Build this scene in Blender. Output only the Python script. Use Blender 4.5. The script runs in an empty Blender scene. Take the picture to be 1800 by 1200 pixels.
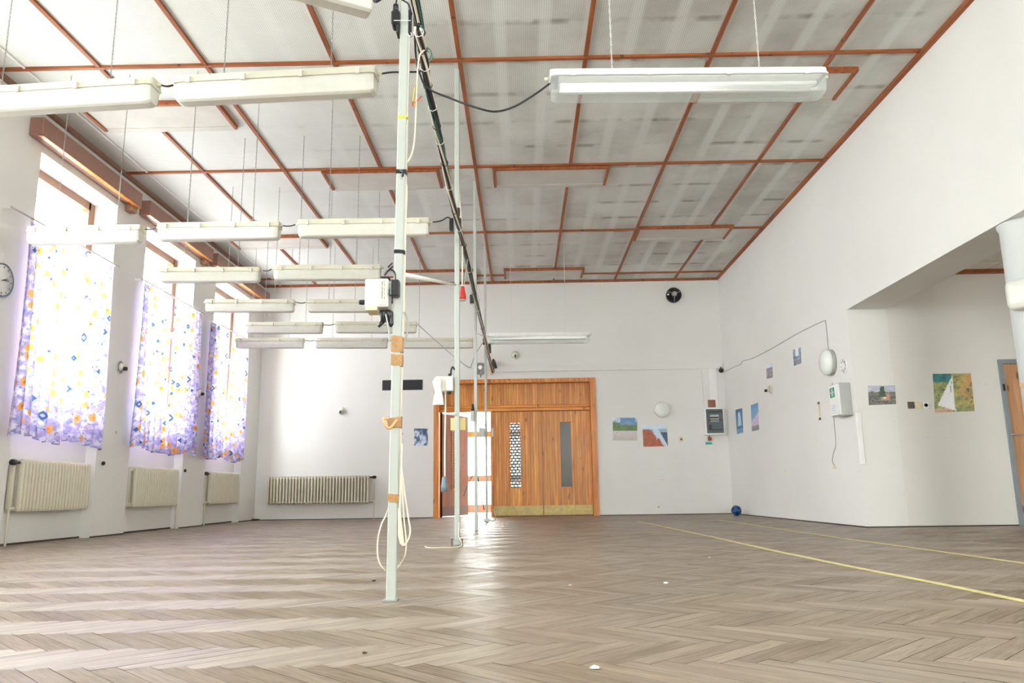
import bpy, math, random
from mathutils import Vector, Matrix
random.seed(7)
PI = math.pi
scn = bpy.context.scene
COL = scn.collection
# ------------------------------------------------------------------ camera
F = 1370.0
T, YAW, ROLL = math.radians(10.94), math.radians(-.658), math.radians(-.816)
CAM = Vector((0, 0, .458))
A_ = Matrix(((1, 0, 0), (0, 0, -1), (0, 1, 0)))
RY = Matrix(((math.cos(YAW), -math.sin(YAW), 0), (math.sin(YAW), math.cos(YAW), 0), (0, 0, 1)))
RT = Matrix(((1, 0, 0), (0, math.cos(T), math.sin(T)), (0, -math.sin(T), math.cos(T))))
RR = Matrix(((math.cos(ROLL), -math.sin(ROLL), 0), (math.sin(ROLL), math.cos(ROLL), 0), (0, 0, 1)))
M = RR @ RT @ A_ @ RY
cd = bpy.data.cameras.new('camera'); cam = bpy.data.objects.new('camera', cd); COL.objects.link(cam)
cd.sensor_width = 36; cd.lens = F / 1800 * 36; cd.clip_start = .05; cd.clip_end = 200
B = Matrix((M[0], -M[1], -M[2])).transposed()
cam.matrix_world = Matrix.Translation(CAM) @ B.to_4x4()
scn.camera = cam


def on(ax, v, px, py):
    """the point of the plane <axis ax> = v that the photograph shows at px, py"""
    d = M.transposed() @ Vector(((px - 900) / F, (py - 600) / F, 1))
    return CAM + d * ((v - CAM[ax]) / d[ax])


XL, XR, YB, ZC = -5.12, 3.95, 15.1, 4.6      # left wall, right wall, back wall, ceiling
YA, ZO, XO = 9.25, 2.57, 4.42                # wall of the side room, soffit height, far face of the right wall

# ------------------------------------------------------------------ materials


class N:
    def __init__(s, name):
        s.m = bpy.data.materials.new(name); s.m.use_nodes = True
        s.t = s.m.node_tree; s.p = s.t.nodes['Principled BSDF']; s.out = s.t.nodes['Material Output']

    def n(s, typ, **kw):
        x = s.t.nodes.new(typ)
        for k, v in kw.items():
            if k.startswith('i_'):
                k = k[2:]; k = int(k) if k.isdigit() else k
                if hasattr(v, 'is_linked'):
                    s.t.links.new(v, x.inputs[k])
                else:
                    x.inputs[k].default_value = v
            else:
                setattr(x, k, v)
        return x

    def math(s, op, a, b=0.0, c=0.0):
        return s.n('ShaderNodeMath', operation=op, i_0=a, i_1=b, i_2=c).outputs[0]

    def mix(s, f, a, b, blend='MIX'):
        x = s.n('ShaderNodeMix', data_type='RGBA', blend_type=blend)
        for k, v in ((0, f), (6, a), (7, b)):
            if hasattr(v, 'is_linked'):
                s.t.links.new(v, x.inputs[k])
            else:
                x.inputs[k].default_value = v
        return x.outputs[2]

    def ramp(s, f, a, b):
        return s.n('ShaderNodeMapRange', interpolation_type='SMOOTHSTEP', i_0=f, i_1=a, i_2=b).outputs[0]

    def obj(s): return s.n('ShaderNodeTexCoord').outputs['Object']
    def uv(s): return s.n('ShaderNodeTexCoord').outputs['UV']

    def xyz(s, v):
        return s.n('ShaderNodeSeparateXYZ', i_0=v).outputs

    def noise(s, v, scale, detail=3, rough=.55, sc=None):
        if sc: v = s.n('ShaderNodeVectorMath', operation='MULTIPLY', i_0=v, i_1=sc).outputs[0]
        return s.n('ShaderNodeTexNoise', i_Vector=v, i_Scale=scale, i_Detail=detail, i_Roughness=rough).outputs[0]

    def set(s, **kw):
        for k, v in kw.items():
            k = {'base': 'Base Color', 'rough': 'Roughness', 'metal': 'Metallic', 'normal': 'Normal', 'spec': 'Specular IOR Level',
                 'alpha': 'Alpha', 'trans': 'Transmission Weight'}[k]
            if hasattr(v, 'is_linked'):
                s.t.links.new(v, s.p.inputs[k])
            else:
                s.p.inputs[k].default_value = v
        return s.m

    def bump(s, h, strength=.3, dist=.01):
        return s.n('ShaderNodeBump', i_Height=h, i_Strength=strength, i_Distance=dist).outputs[0]


def c4(r, g, b): return (r, g, b, 1)


def simple(name, col, rough=.5, metal=0, var=.06, scale=9):
    k = N(name); f = k.noise(k.obj(), scale, 4)
    return k.set(base=k.mix(f, c4(*[c * (1 - var * 2) for c in col]), c4(*[min(1, c * (1 + var)) for c in col])), rough=rough, metal=metal)


def wall_mat(name, col):
    k = N(name); o = k.obj()
    f = k.ramp(k.noise(o, .8, 5), .35, .7)
    b = k.mix(f, c4(*[c * .965 for c in col]), c4(*col))
    z = k.xyz(o)[2]
    scuff = k.math('MULTIPLY', k.ramp(k.noise(o, 9, 4, .7), .66, .74), k.ramp(z, 2.2, .2))
    b = k.mix(k.math('MULTIPLY', scuff, .35), b, c4(.55, .47, .38))
    h = k.noise(o, 26, 4)
    return k.set(base=b, rough=.85, normal=k.bump(h, .12, .01))


def wood_mat(name, dark, light, board=None, axis=0, rough=.38, grainaxis=2):
    """pine: grain along grainaxis, boards of the given width across axis"""
    k = N(name); o = k.obj(); s = k.xyz(o)
    sc = [14, 14, 14]; sc[grainaxis] = .9
    g = k.noise(o, 1.6, 5, .62, tuple(sc))
    col = k.mix(k.ramp(g, .3, .72), c4(*dark), c4(*light))
    kn = k.n('ShaderNodeTexVoronoi', i_Vector=k.n('ShaderNodeVectorMath', operation='MULTIPLY', i_0=o, i_1=(7, 7, 2.6)).outputs[0], i_Scale=1.0).outputs['Distance']
    col = k.mix(k.math('MULTIPLY', k.ramp(kn, .17, .07), .8), col, c4(*[c * .3 for c in dark]))
    if board:
        u = k.math('DIVIDE', s[axis], board)
        r = k.n('ShaderNodeTexWhiteNoise', noise_dimensions='1D', i_W=k.math('FLOOR', u)).outputs[0]
        col = k.mix(k.math('MULTIPLY', r, .65), col, c4(*[c * .72 for c in dark]))
        e = k.math('ABSOLUTE', k.math('SUBTRACT', k.math('FRACT', u), .5))
        gr = k.ramp(e, .41, .48)
        col = k.mix(k.math('MULTIPLY', gr, .8), col, c4(*[c * .28 for c in dark]))
        k.set(normal=k.bump(gr, -.6, .008))
    return k.set(base=col, rough=rough)


def floor_mat():
    k = N('parquet'); uv = k.uv()
    at = k.n('ShaderNodeAttribute', attribute_name='tone'); tone = k.xyz(at.outputs['Color'])
    g = k.noise(uv, 1.0, 6, .65, (7, 90, 1)); g2 = k.noise(uv, 1.0, 3, .6, (3, 22, 1))
    col = k.mix(tone[0], c4(.18, .13, .085), c4(.36, .285, .21))
    col = k.mix(k.math('MULTIPLY', k.ramp(g, .35, .7), .5), col, c4(.09, .06, .042))
    col = k.mix(k.math('MULTIPLY', k.ramp(g2, .4, .7), .35), col, c4(.40, .32, .25))
    o = k.obj()
    wear = k.ramp(k.noise(o, .5, 4), .42, .66)
    col = k.mix(k.math('MULTIPLY', wear, .25), col, c4(.36, .31, .27))
    s = k.xyz(uv)
    r = k.math('ADD', k.math('MULTIPLY', tone[1], .14), k.math('ADD', k.math('MULTIPLY', g, .14), .27))
    k.set(base=col, rough=r, normal=k.bump(g, .10, .004))
    k.p.inputs['Specular IOR Level'].default_value = .6
    k.p.inputs['Anisotropic'].default_value = .68
    tg = k.n('ShaderNodeTangent', direction_type='UV_MAP', uv_map='UVMap')
    k.t.links.new(tg.outputs[0], k.p.inputs['Tangent'])
    return k.m


def ceiling_mat():
    k = N('perforated_board'); o = k.obj(); s = k.xyz(o); x, y = s[0], s[1]
    p = .02
    fx = k.math('SUBTRACT', k.math('FRACT', k.math('DIVIDE', x, p)), .5); fy = k.math('SUBTRACT', k.math('FRACT', k.math('DIVIDE', y, p)), .5)
    d = k.math('SQRT', k.math('ADD', k.math('MULTIPLY', fx, fx), k.math('MULTIPLY', fy, fy)))
    hole = k.ramp(d, .30, .20)
    base = k.mix(k.ramp(k.noise(o, .55, 3), .35, .7), c4(.68, .695, .675), c4(.76, .78, .76))
    # soot that settled between the joists above: streaks across, lighter bands along
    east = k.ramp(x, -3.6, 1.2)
    ux = k.math('DIVIDE', k.math('ADD', x, .55), .407)
    bandx = k.ramp(k.math('ABSOLUTE', k.math('SUBTRACT', k.math('FRACT', ux), .5)), .30, .44)
    uy = k.math('DIVIDE', k.math('ADD', y, .1), .643)
    ey = k.math('ABSOLUTE', k.math('SUBTRACT', k.math('FRACT', uy), .5))
    streak = k.math('MULTIPLY', k.ramp(ey, .40, .48), k.ramp(k.noise(o, 1.7, 3, .6, (1, .6, 1)), .46, .60))
    cloud = k.ramp(k.noise(o, 1.0, 4, .6), .36, .72)
    cell = k.n('ShaderNodeTexWhiteNoise', noise_dimensions='2D', i_Vector=k.n('ShaderNodeCombineXYZ', i_0=k.math('FLOOR', ux), i_1=k.math('FLOOR', uy)).outputs[0]).outputs[0]
    dirt = k.math('ADD', k.math('MULTIPLY', cloud, .55), k.math('MULTIPLY', cell, .30))
    dirt = k.math('MULTIPLY', dirt, k.math('SUBTRACT', 1.0, k.math('MULTIPLY', bandx, .75)))
    dirt = k.math('ADD', dirt, k.math('MULTIPLY', streak, k.math('SUBTRACT', .8, k.math('MULTIPLY', bandx, .6))))
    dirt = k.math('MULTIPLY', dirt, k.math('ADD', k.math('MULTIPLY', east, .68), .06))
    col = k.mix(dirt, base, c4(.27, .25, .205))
    col = k.mix(k.math('MULTIPLY', hole, .5), col, c4(.22, .21, .20))
    return k.set(base=col, rough=.9)


def curtain_mat():
    k = N('flower_print_cloth'); uv = k.uv()
    n1 = k.noise(uv, 11, 3); n2 = k.noise(uv, 24, 2)
    col = k.mix(k.ramp(n1, .40, .62), c4(.40, .34, .66), c4(.74, .70, .84))
    col = k.mix(k.math('MULTIPLY', k.ramp(n2, .54, .62), .8), col, c4(.20, .27, .50))
    warp = k.n('ShaderNodeVectorMath', operation='ADD', i_0=uv, i_1=k.n('ShaderNodeVectorMath', operation='SCALE', i_0=k.n('ShaderNodeTexNoise', i_Vector=uv, i_Scale=24.0).outputs['Color'], i_Scale=.04).outputs[0]).outputs[0]
    v = k.n('ShaderNodeTexVoronoi', i_Vector=warp, i_Scale=7.5, i_Randomness=.8)
    sel = k.xyz(v.outputs['Color'])[0]
    fl = k.math('MULTIPLY', k.ramp(v.outputs['Distance'], .40, .28), k.ramp(sel, .72, .71))
    col = k.mix(fl, col, k.mix(k.ramp(v.outputs['Distance'], .04, .2), c4(.55, .16, .04), c4(.72, .36, .12)))
    v2 = k.n('ShaderNodeTexVoronoi', i_Vector=uv, i_Scale=6.2, i_Randomness=.85, distance='MANHATTAN')
    dd = v2.outputs['Distance']; s2 = k.xyz(v2.outputs['Color'])[1]
    ring = k.math('MULTIPLY', k.math('MULTIPLY', k.ramp(dd, .15, .2), k.ramp(dd, .40, .34)), k.ramp(s2, .33, .34))
    col = k.mix(ring, col, c4(.05, .11, .24))
    hem = k.ramp(k.xyz(k.obj())[2], .022, .012)
    col = k.mix(k.math('MULTIPLY', hem, .7), col, c4(.12, .08, .12))
    d = k.n('ShaderNodeBsdfDiffuse', i_Color=col); t = k.n('ShaderNodeBsdfTranslucent', i_Color=col)
    m1 = k.n('ShaderNodeMixShader', i_0=.30, i_1=d.outputs[0], i_2=t.outputs[0])
    k.t.links.new(m1.outputs[0], k.out.inputs[0]); k.t.nodes.remove(k.p)
    return k.m


def pane_mat(name, tint=(.95, .97, .98), gloss=.06):
    k = N(name)
    t = k.n('ShaderNodeBsdfTransparent', i_Color=c4(*tint)); g = k.n('ShaderNodeBsdfGlossy', i_Roughness=.02)
    m = k.n('ShaderNodeMixShader', i_0=gloss, i_1=t.outputs[0], i_2=g.outputs[0])
    k.t.links.new(m.outputs[0], k.out.inputs[0]); k.t.nodes.remove(k.p)
    return k.m


def milky_mat(name):
    k = N(name)
    t = k.n('ShaderNodeBsdfTransparent', i_Color=c4(.93, .96, .96)); d = k.n('ShaderNodeBsdfDiffuse', i_Color=c4(.82, .86, .86)); g = k.n('ShaderNodeBsdfGlossy', i_Roughness=.25)
    m = k.n('ShaderNodeMixShader', i_0=.24, i_1=t.outputs[0], i_2=d.outputs[0])
    m = k.n('ShaderNodeMixShader', i_0=.08, i_1=m.outputs[0], i_2=g.outputs[0])
    k.t.links.new(m.outputs[0], k.out.inputs[0]); k.t.nodes.remove(k.p)
    return k.m


def frosted_mat(name, col, mesh=False):
    """obscured glass: scatters the light that comes from behind it; optionally with a wire pattern"""
    k = N(name); o = k.obj()
    c = k.mix(k.noise(o, 60, 3), c4(*[x * .8 for x in col]), c4(*col))
    t = k.n('ShaderNodeBsdfTranslucent', i_Color=c); tr = k.n('ShaderNodeBsdfTransparent', i_Color=c); g = k.n('ShaderNodeBsdfGlossy', i_Roughness=.2)
    if mesh:
        m = k.n('ShaderNodeMixShader', i_0=.5, i_1=t.outputs[0], i_2=tr.outputs[0])
    else:
        df = k.n('ShaderNodeBsdfDiffuse', i_Color=c)
        m = k.n('ShaderNodeMixShader', i_0=.99, i_1=t.outputs[0], i_2=df.outputs[0])
    m = k.n('ShaderNodeMixShader', i_0=.06 if mesh else .012, i_1=m.outputs[0], i_2=g.outputs[0])
    if mesh:
        s = k.xyz(o)
        b = k.n('ShaderNodeTexBrick', i_Vector=k.n('ShaderNodeCombineXYZ', i_0=s[0], i_1=s[2]).outputs[0], i_Scale=1.0)
        b.inputs['Brick Width'].default_value = .07; b.inputs['Row Height'].default_value = .055; b.inputs['Mortar Size'].default_value = .011
        wire = k.n('ShaderNodeBsdfDiffuse', i_Color=c4(.12, .12, .11))
        m = k.n('ShaderNodeMixShader', i_0=b.outputs['Fac'], i_1=m.outputs[0], i_2=wire.outputs[0])
    k.t.links.new(m.outputs[0], k.out.inputs[0]); k.t.nodes.remove(k.p)
    return k.m


def print_mat():
    k = N('colour_print'); a = k.n('ShaderNodeAttribute', attribute_name='Col')
    return k.set(base=a.outputs['Color'], rough=.35)


W = dict(
    wall=wall_mat('white_plaster', (.77, .767, .748)),
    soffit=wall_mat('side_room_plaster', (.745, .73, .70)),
    floor=floor_mat(), ceil=ceiling_mat(), curtain=curtain_mat(),
    pane=pane_mat('window_glass'), clear=milky_mat('clear_plastic'), wired=frosted_mat('wired_glass', (.46, .46, .46), True), obscured=frosted_mat('obscured_glass', (.13, .125, .11)),
    batten=wood_mat('stained_batten', (.22, .055, .014), (.38, .11, .03), None, 0, .5, 1),
    pine=wood_mat('pine_boards', (.54, .175, .022), (.92, .43, .085), .052),
    pineframe=wood_mat('pine_frame', (.48, .135, .016), (.78, .31, .055)),
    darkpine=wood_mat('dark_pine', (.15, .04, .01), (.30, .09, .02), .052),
    doorwood=wood_mat('beech_veneer', (.50, .25, .115), (.66, .37, .19)),
    winwood=simple('brown_window_paint', (.32, .17, .10), .45),
    panelb=simple('light_panel_board', (.60, .58, .54), .7, 0, .1, 3), colpaint=wall_mat('column_paint', (.60, .63, .63)),
    pelmet=simple('pelmet_board', (.30, .155, .115), .55),
    cream=simple('cream_plastic', (.66, .64, .53), .4), opal=simple('opal_plastic', (.66, .655, .60), .35),
    whitep=simple('white_plastic', (.84, .84, .83), .3), post=simple('pale_green_paint', (.45, .485, .455), .45, 0, .05, 5),
    rad=simple('radiator_enamel', (.64, .60, .48), .35), black=simple('black_plastic', (.016, .017, .019), .4), steel=simple('zinc_steel', (.52, .53, .53), .35, .8),
    chainm=simple('chain_metal', (.34, .34, .33), .4, .6), cord=simple('pale_chain', (.7, .7, .68), .45, .2), kraft=simple('brown_packing_tape', (.46, .26, .11), .35, 0, .2, 60), yellow=simple('yellow_tape', (.72, .60, .03), .5),
    creamcable=simple('cream_cable', (.78, .70, .56), .5), greycable=simple('grey_cable', (.42, .44, .43), .5), greencable=simple('green_cable', (.05, .17, .14), .5),
    beige=simple('beige_box', (.68, .65, .58), .45), greybox=simple('grey_metal_box', (.42, .43, .41), .4, .2), red=simple('red_plastic', (.62, .05, .035), .35),
    bluegrey=simple('blue_grey_plastic', (.16, .22, .27), .4), paper=simple('white_paper', (.88, .88, .9), .8), yelpaper=simple('yellow_card', (.78, .66, .30), .7),
    brass=simple('worn_brass', (.38, .30, .13), .42, .75, .25, 14), brownp=simple('brown_plastic', (.09, .045, .03), .4), rust=simple('brown_card', (.27, .10, .06), .6),
    creamp=simple('ivory_plastic', (.76, .66, .46), .4), greyframe=simple('grey_door_frame', (.24, .28, .31), .45), teal=simple('teal_label', (.02, .42, .38), .4), green=simple('green_label', (.02, .30, .22), .4),
    glassdark=simple('dark_glass', (.10, .125, .14), .15), inkgrey=simple('grey_ink', (.15, .15, .15), .6), sign=simple('black_board', (.012, .014, .022), .3), orange=simple('tan_tape', (.72, .42, .20), .5), ball=simple('blue_leather', (.02, .10, .30), .4), navy=simple('navy_panels', (.01, .025, .09), .4), light=simple('pale_blue_line', (.28, .46, .7), .5),
    stone=simple('pale_stone', (.78, .76, .73), .6), asphalt=simple('pale_paving', (.62, .61, .6), .9), brick=simple('brick', (.48, .27, .19), .8, 0, .25, 12), subfloor=simple('dark_joint', (.07, .05, .04), .9), mark=simple('floor_marking', (.74, .66, .30), .6, 0, .25, 20), prints=print_mat(), chrome=simple('chrome', (.75, .75, .76), .2, .9), ivory=simple('opal_glass', (.80, .84, .80), .25), trimw=simple('white_trim', (.84, .84, .83), .5),
)

# ------------------------------------------------------------------ mesh building


class MB:
    def __init__(s): s.v = []; s.f = []; s.sm = []

    def add(s, vs, fs, smooth=False):
        o = len(s.v); s.v += [Vector(p) for p in vs]; s.f += [[i + o for i in f] for f in fs]; s.sm += [smooth] * len(fs); return s

    def box(s, x0, x1, y0, y1, z0, z1):
        return s.add([(x, y, z) for x in (x0, x1) for y in (y0, y1) for z in (z0, z1)],
                     [(0, 1, 3, 2), (4, 6, 7, 5), (0, 4, 5, 1), (2, 3, 7, 6), (0, 2, 6, 4), (1, 5, 7, 3)])

    def bbox(s, x0, x1, y0, y1, z0, z1, b=.008):
        """box with chamfered edges"""
        c = ((x0 + x1) / 2, (y0 + y1) / 2, (z0 + z1) / 2); h = ((x1 - x0) / 2, (y1 - y0) / 2, (z1 - z0) / 2)
        b = min(b, *[q * .45 for q in h])
        vs = []
        for sx in (-1, 1):
            for sy in (-1, 1):
                for sz in (-1, 1):
                    for a in range(3):
                        q = [h[0] - b, h[1] - b, h[2] - b]; q[a] = h[a]
                        vs.append((c[0] + sx * q[0], c[1] + sy * q[1], c[2] + sz * q[2]))
        def i(sx, sy, sz, a): return ((sx * 2 + sy) * 2 + sz) * 3 + a
        fs = []
        for a in range(3):
            for t in (0, 1):
                q = []
                for u, w in ((0, 0), (1, 0), (1, 1), (0, 1)):
                    g = [0, 0, 0]; g[a] = t; g[(a + 1) % 3] = u; g[(a + 2) % 3] = w; q.append(i(*g, a))
                fs.append(q if t else q[::-1])
        for a in range(3):
            b1, b2 = (a + 1) % 3, (a + 2) % 3
            for u in (0, 1):
                for w in (0, 1):
                    g0 = [0, 0, 0]; g0[b1] = u; g0[b2] = w; g1 = list(g0); g1[a] = 1
                    q = [i(*g0, b1), i(*g1, b1), i(*g1, b2), i(*g0, b2)]
                    fs.append(q if u == w else q[::-1])
        for sx in (0, 1):
            for sy in (0, 1):
                for sz in (0, 1):
                    q = [i(sx, sy, sz, 0), i(sx, sy, sz, 1), i(sx, sy, sz, 2)]
                    fs.append(q if (sx + sy + sz) % 2 else q[::-1])
        return s.add(vs, fs)

    def tube(s, pts, r, n=8, closed=False, smooth=True):
        pts = [Vector(p) for p in pts]; vs = []; up = None; L = len(pts)
        for i, p in enumerate(pts):
            if closed: t = pts[(i + 1) % L] - pts[i - 1]
            else: t = pts[min(i + 1, L - 1)] - pts[max(i - 1, 0)]
            t.normalize()
            if up is None:
                up = t.cross(Vector((0, 0, 1)) if abs(t.z) < .9 else Vector((1, 0, 0))).normalized()
            up = (up - t * up.dot(t)).normalized(); w = t.cross(up)
            rr = r[i] if isinstance(r, (list, tuple)) else r
            for k in range(n):
                a = 2 * PI * k / n; vs.append(p + (up * math.cos(a) + w * math.sin(a)) * rr)
        fs = []
        for i in range(L if closed else L - 1):
            j = (i + 1) % L
            for k in range(n): fs.append((i * n + k, i * n + (k + 1) % n, j * n + (k + 1) % n, j * n + k))
        if not closed: fs += [tuple(range(n))[::-1], tuple((L - 1) * n + k for k in range(n))]
        return s.add(vs, fs, smooth)

    def lathe(s, prof, at=(0, 0, 0), axis='z', n=24, smooth=True):
        """prof: (radius, height) list, turned about the axis through at"""
        vs = []
        for r, h in prof:
            for k in range(n):
                a = 2 * PI * k / n; q = (r * math.cos(a), r * math.sin(a), h)
                if axis == 'y': q = (q[0], q[2], -q[1])
                if axis == 'x': q = (q[2], q[0], q[1])
                vs.append(Vector(q) + Vector(at))
        fs = []
        for i in range(len(prof) - 1):
            for k in range(n): fs.append((i * n + k, i * n + (k + 1) % n, (i + 1) * n + (k + 1) % n, (i + 1) * n + k))
        fs += [tuple(range(n))[::-1], tuple((len(prof) - 1) * n + k for k in range(n))]
        return s.add(vs, fs, smooth)

    def loft(s, rings, smooth=False):
        """rings: equal length point loops; closed with caps"""
        n = len(rings[0]); vs = [p for r in rings for p in r]; fs = []
        for i in range(len(rings) - 1):
            for k in range(n): fs.append((i * n + k, i * n + (k + 1) % n, (i + 1) * n + (k + 1) % n, (i + 1) * n + k))
        fs += [tuple(range(n))[::-1], tuple((len(rings) - 1) * n + k for k in range(n))]
        return s.add(vs, fs, smooth)

    def build(s, name, mat, parent=None, bevel=0, local=False, recalc=True):
        org = ORG.get(parent.name, Vector()) if parent and not local else Vector()
        me = bpy.data.meshes.new(name); me.from_pydata([p - org for p in s.v], [], s.f)
        me.polygons.foreach_set('use_smooth', s.sm)
        if recalc:
            import bmesh
            b = bmesh.new(); b.from_mesh(me); bmesh.ops.recalc_face_normals(b, faces=b.faces); b.to_mesh(me); b.free()
        me.materials.append(W[mat] if isinstance(mat, str) else mat); me.update()
        o = bpy.data.objects.new(name, me); COL.objects.link(o)
        if parent: o.parent = parent; ORG[o.name] = ORG.get(parent.name, Vector()) if not local else Vector()
        if bevel:
            md = o.modifiers.new('bevel', 'BEVEL'); md.width = bevel; md.segments = 2; md.limit_method = 'ANGLE'
        return o


ORG = {}


def tag(o, label, cat, group=None):
    o['label'] = label; o['category'] = cat
    if group: o['group'] = group
    return o


def thing(name, label, cat, loc, group=None, rotz=0):
    o = bpy.data.objects.new(name, None); COL.objects.link(o); o.empty_display_size = .1
    o.location = loc; o.rotation_euler = (0, 0, rotz); ORG[o.name] = Vector(loc)
    return tag(o, label, cat, group)


def struct(name, mb, mat, parent=None, **k):
    o = mb.build(name, mat, parent, **k)
    if not parent: o['kind'] = 'structure'
    return o


def solo(name, mb, mat, label, cat, group=None, **k):
    """a thing that is one mesh: its origin at the centre of its base"""
    lo = Vector([min(p[i] for p in mb.v) for i in range(3)]); hi = Vector([max(p[i] for p in mb.v) for i in range(3)])
    c = Vector(((lo.x + hi.x) / 2, (lo.y + hi.y) / 2, lo.z)); mb.v = [p - c for p in mb.v]
    o = mb.build(name, mat, None, **k); o.location = c
    return tag(o, label, cat, group)


def smooth_path(pts, n=6):
    pts = [Vector(p) for p in pts]; out = []
    for i in range(len(pts) - 1):
        p0, p1, p2, p3 = pts[max(i - 1, 0)], pts[i], pts[i + 1], pts[min(i + 2, len(pts) - 1)]
        for k in range(n):
            t = k / n
            out.append(.5 * (2 * p1 + (p2 - p0) * t + (2 * p0 - 5 * p1 + 4 * p2 - p3) * t * t + (3 * p1 - p0 - 3 * p2 + p3) * t ** 3))
    return out + [pts[-1]]


def cable(name, pts, r, mat, label, cat='cable', group=None, n=6):
    return solo(name, MB().tube(smooth_path(pts), r, n), mat, label, cat, group)


# ------------------------------------------------------------------ the room
X2, Y0 = 8.6, -3.0
b = MB().box(-6.2, X2, Y0, 1.3, -.2, 0)
b.box(-6.2, X2, 1.3, YB + 2.6, -.2, -.004)
struct('floor', b, 'subfloor')
# herringbone blocks
L_, Wd = .40, .0668
q = .70710678
fm = bpy.data.meshes.new('floor_parquet'); V = []; Fc = []; UV = []; TN = []
rnd = random.Random(3)


def block(cx, cy, ang):
    ca, sa = math.cos(ang), math.sin(ang); g = .0009
    hl, hw = L_ / 2 - g, Wd / 2 - g; o = len(V)
    tl, tw = rnd.uniform(-.0011, .0011), rnd.uniform(-.0003, .0003)
    ou, ov = rnd.uniform(0, 40), rnd.uniform(0, 40); tn = min(1, max(0, rnd.gauss(.5, .22))); rr = rnd.random()
    for sx, sy in ((-1, -1), (1, -1), (1, 1), (-1, 1)):
        a, d = sx * hl, sy * hw
        V.append((cx + a * ca - d * sa, cy + a * sa + d * ca, .0 + sx * tl * .3 + sy * tw)); UV.append((ou + a, ov + d)); TN.append((tn, rr, 0, 1))
    Fc.append((o, o + 1, o + 2, o + 3))


# basis of the pattern: pairs of blocks at +45 / -45, stepping along x, rows stacked along y
# herringbone in its own grid (u, v axes turned by 45 degrees), unit = block width
NU = 6
for i in range(-90, 130):
    for j in range(-2, 36):
        # block A: horizontal in (u,v) at (i + ..); standard 6:1 herringbone lattice
        ux = i + NU * j; vy = i - NU * j
        for kind in (0, 1):
            if kind == 0: uu, vv, horiz = ux + NU / 2, vy + .5, True
            else: uu, vv, horiz = ux + NU + .5, vy + 1 - NU / 2 + 0, False
            u, v = uu * Wd, vv * Wd
            x = (u + v) * q; y = (u - v) * q
            if y < 1.2 or y > YB + .3 or x < XL - .4 or x > 8.5: continue
            block(x, y, PI / 4 if horiz else -PI / 4)
fm.from_pydata(V, [], Fc)
ul = fm.uv_layers.new(name='UVMap'); at = fm.color_attributes.new('tone', 'FLOAT_COLOR', 'POINT')
for i, l in enumerate(fm.loops): ul.data[i].uv = UV[l.vertex_index]
for i, t in enumerate(TN): at.data[i].color = t
fm.materials.append(W['floor']); fo = bpy.data.objects.new('floor_parquet', fm); COL.objects.link(fo); fo['kind'] = 'structure'

struct('ceiling', MB().box(-6.2, XO, Y0, YB + .4, ZC, ZC + .2), 'ceil')

# left wall: piers, parapets and lintel round the window niches
NICHE = [(-.1, 1.6), (2.5, 4.2), (5.15, 6.85)]
n1 = (on(0, XL, 5, 900).y, on(0, XL, 165, 850).y); n2 = (on(0, XL, 223, 860).y, on(0, XL, 318, 860).y); n3 = (on(0, XL, 358, 860).y, on(0, XL, 422, 850).y)
NICHE += [n1, n2, n3]
ZN = 4.12; ZS = 1.38; XW = XL - .34
b = MB(); y = Y0
for a, e in NICHE:
    b.box(XL - .5, XL, y, a, 0, ZC)
    b.box(XL - .5, XL - .13, a, e, 0, ZS)
    b.box(XL - .5, XL, a, e, ZN, ZC)
    y = e
b.box(XL - .5, XL, y, YB + .4, 0, ZC)
struct('wall_left', b, 'wall')
for i, (a, e) in enumerate(NICHE):
    b = MB()
    for x0, x1, y0, y1, z0, z1 in ((XW - .06, XW + .05, a, a + .13, ZS, ZN), (XW - .06, XW + .05, e - .13, e, ZS, ZN), (XW - .06, XW + .05, a + .09, e - .09, ZN - .1, ZN), (XW - .06, XW + .05, a + .09, e - .09, ZS, ZS + .09)):
        b.box(x0, x1, y0, y1, z0, z1)
    fr = struct('window_%d' % (i - 2 if i > 2 else i + 4), b, 'winwood')
    MB().box(XW - .012, XW - .006, a + .09, e - .09, ZS + .09, ZN - .1).build('pane', 'pane', fr)
    MB().box(XW + .05, XL - .11, a, e, ZS - .015, ZS + .005).build('window_sill', 'trimw', fr)
    if i >= 3:
        for p in (.30, .66): MB().box(XW + .05, XW + .075, e - .12, e - .05, 1.4 + p * 2.2, 1.5 + p * 2.2).build('hinge', 'steel', fr)

# back wall round the big doorway
DX0, DX1, DZ = -1.71, 1.43, 2.63
b = MB().box(XL, DX0, YB, YB + .35, 0, ZC).box(DX1, XO, YB, YB + .35, 0, ZC).box(DX0, DX1, YB, YB + .35, DZ, ZC)
struct('wall_back', b, 'wall')
b = MB().box(XR, XO, YA, YB, 0, ZC).box(XR, XO, Y0, YA, ZO, ZC)
struct('wall_right', b, 'wall')
# side room
ADX0 = on(1, YA, 1752, 630).x + .0; ADX1 = ADX0 + 1.0; ADZ = on(1, YA, 1760, 632).z
ZA = on(1, YA, 1690, 475).z
b = MB().box(XO, ADX0, YA, YA + .3, 0, ZA + .2).box(ADX0, ADX1, YA, YA + .3, ADZ, ZA + .2).box(ADX1, X2, YA, YA + .3, 0, ZA + .2)
struct('wall_side_room', b, 'soffit')
b = MB()
yy = Y0
for a, e in ((0, 1.4),):
    b.box(X2, X2 + .3, yy, a, 0, ZA + .2).box(X2, X2 + .3, a, e, 0, .9).box(X2, X2 + .3, a, e, 2.7, ZA + .2); yy = e
b.box(X2, X2 + .3, yy, YA + .3, 0, ZA + .2)
struct('wall_side_room_right', b, 'soffit')
struct('ceiling_side_room', MB().box(XO, X2, Y0, YA, ZA, ZA + .2), 'soffit')
b = MB(); xs = XL - .5
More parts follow.
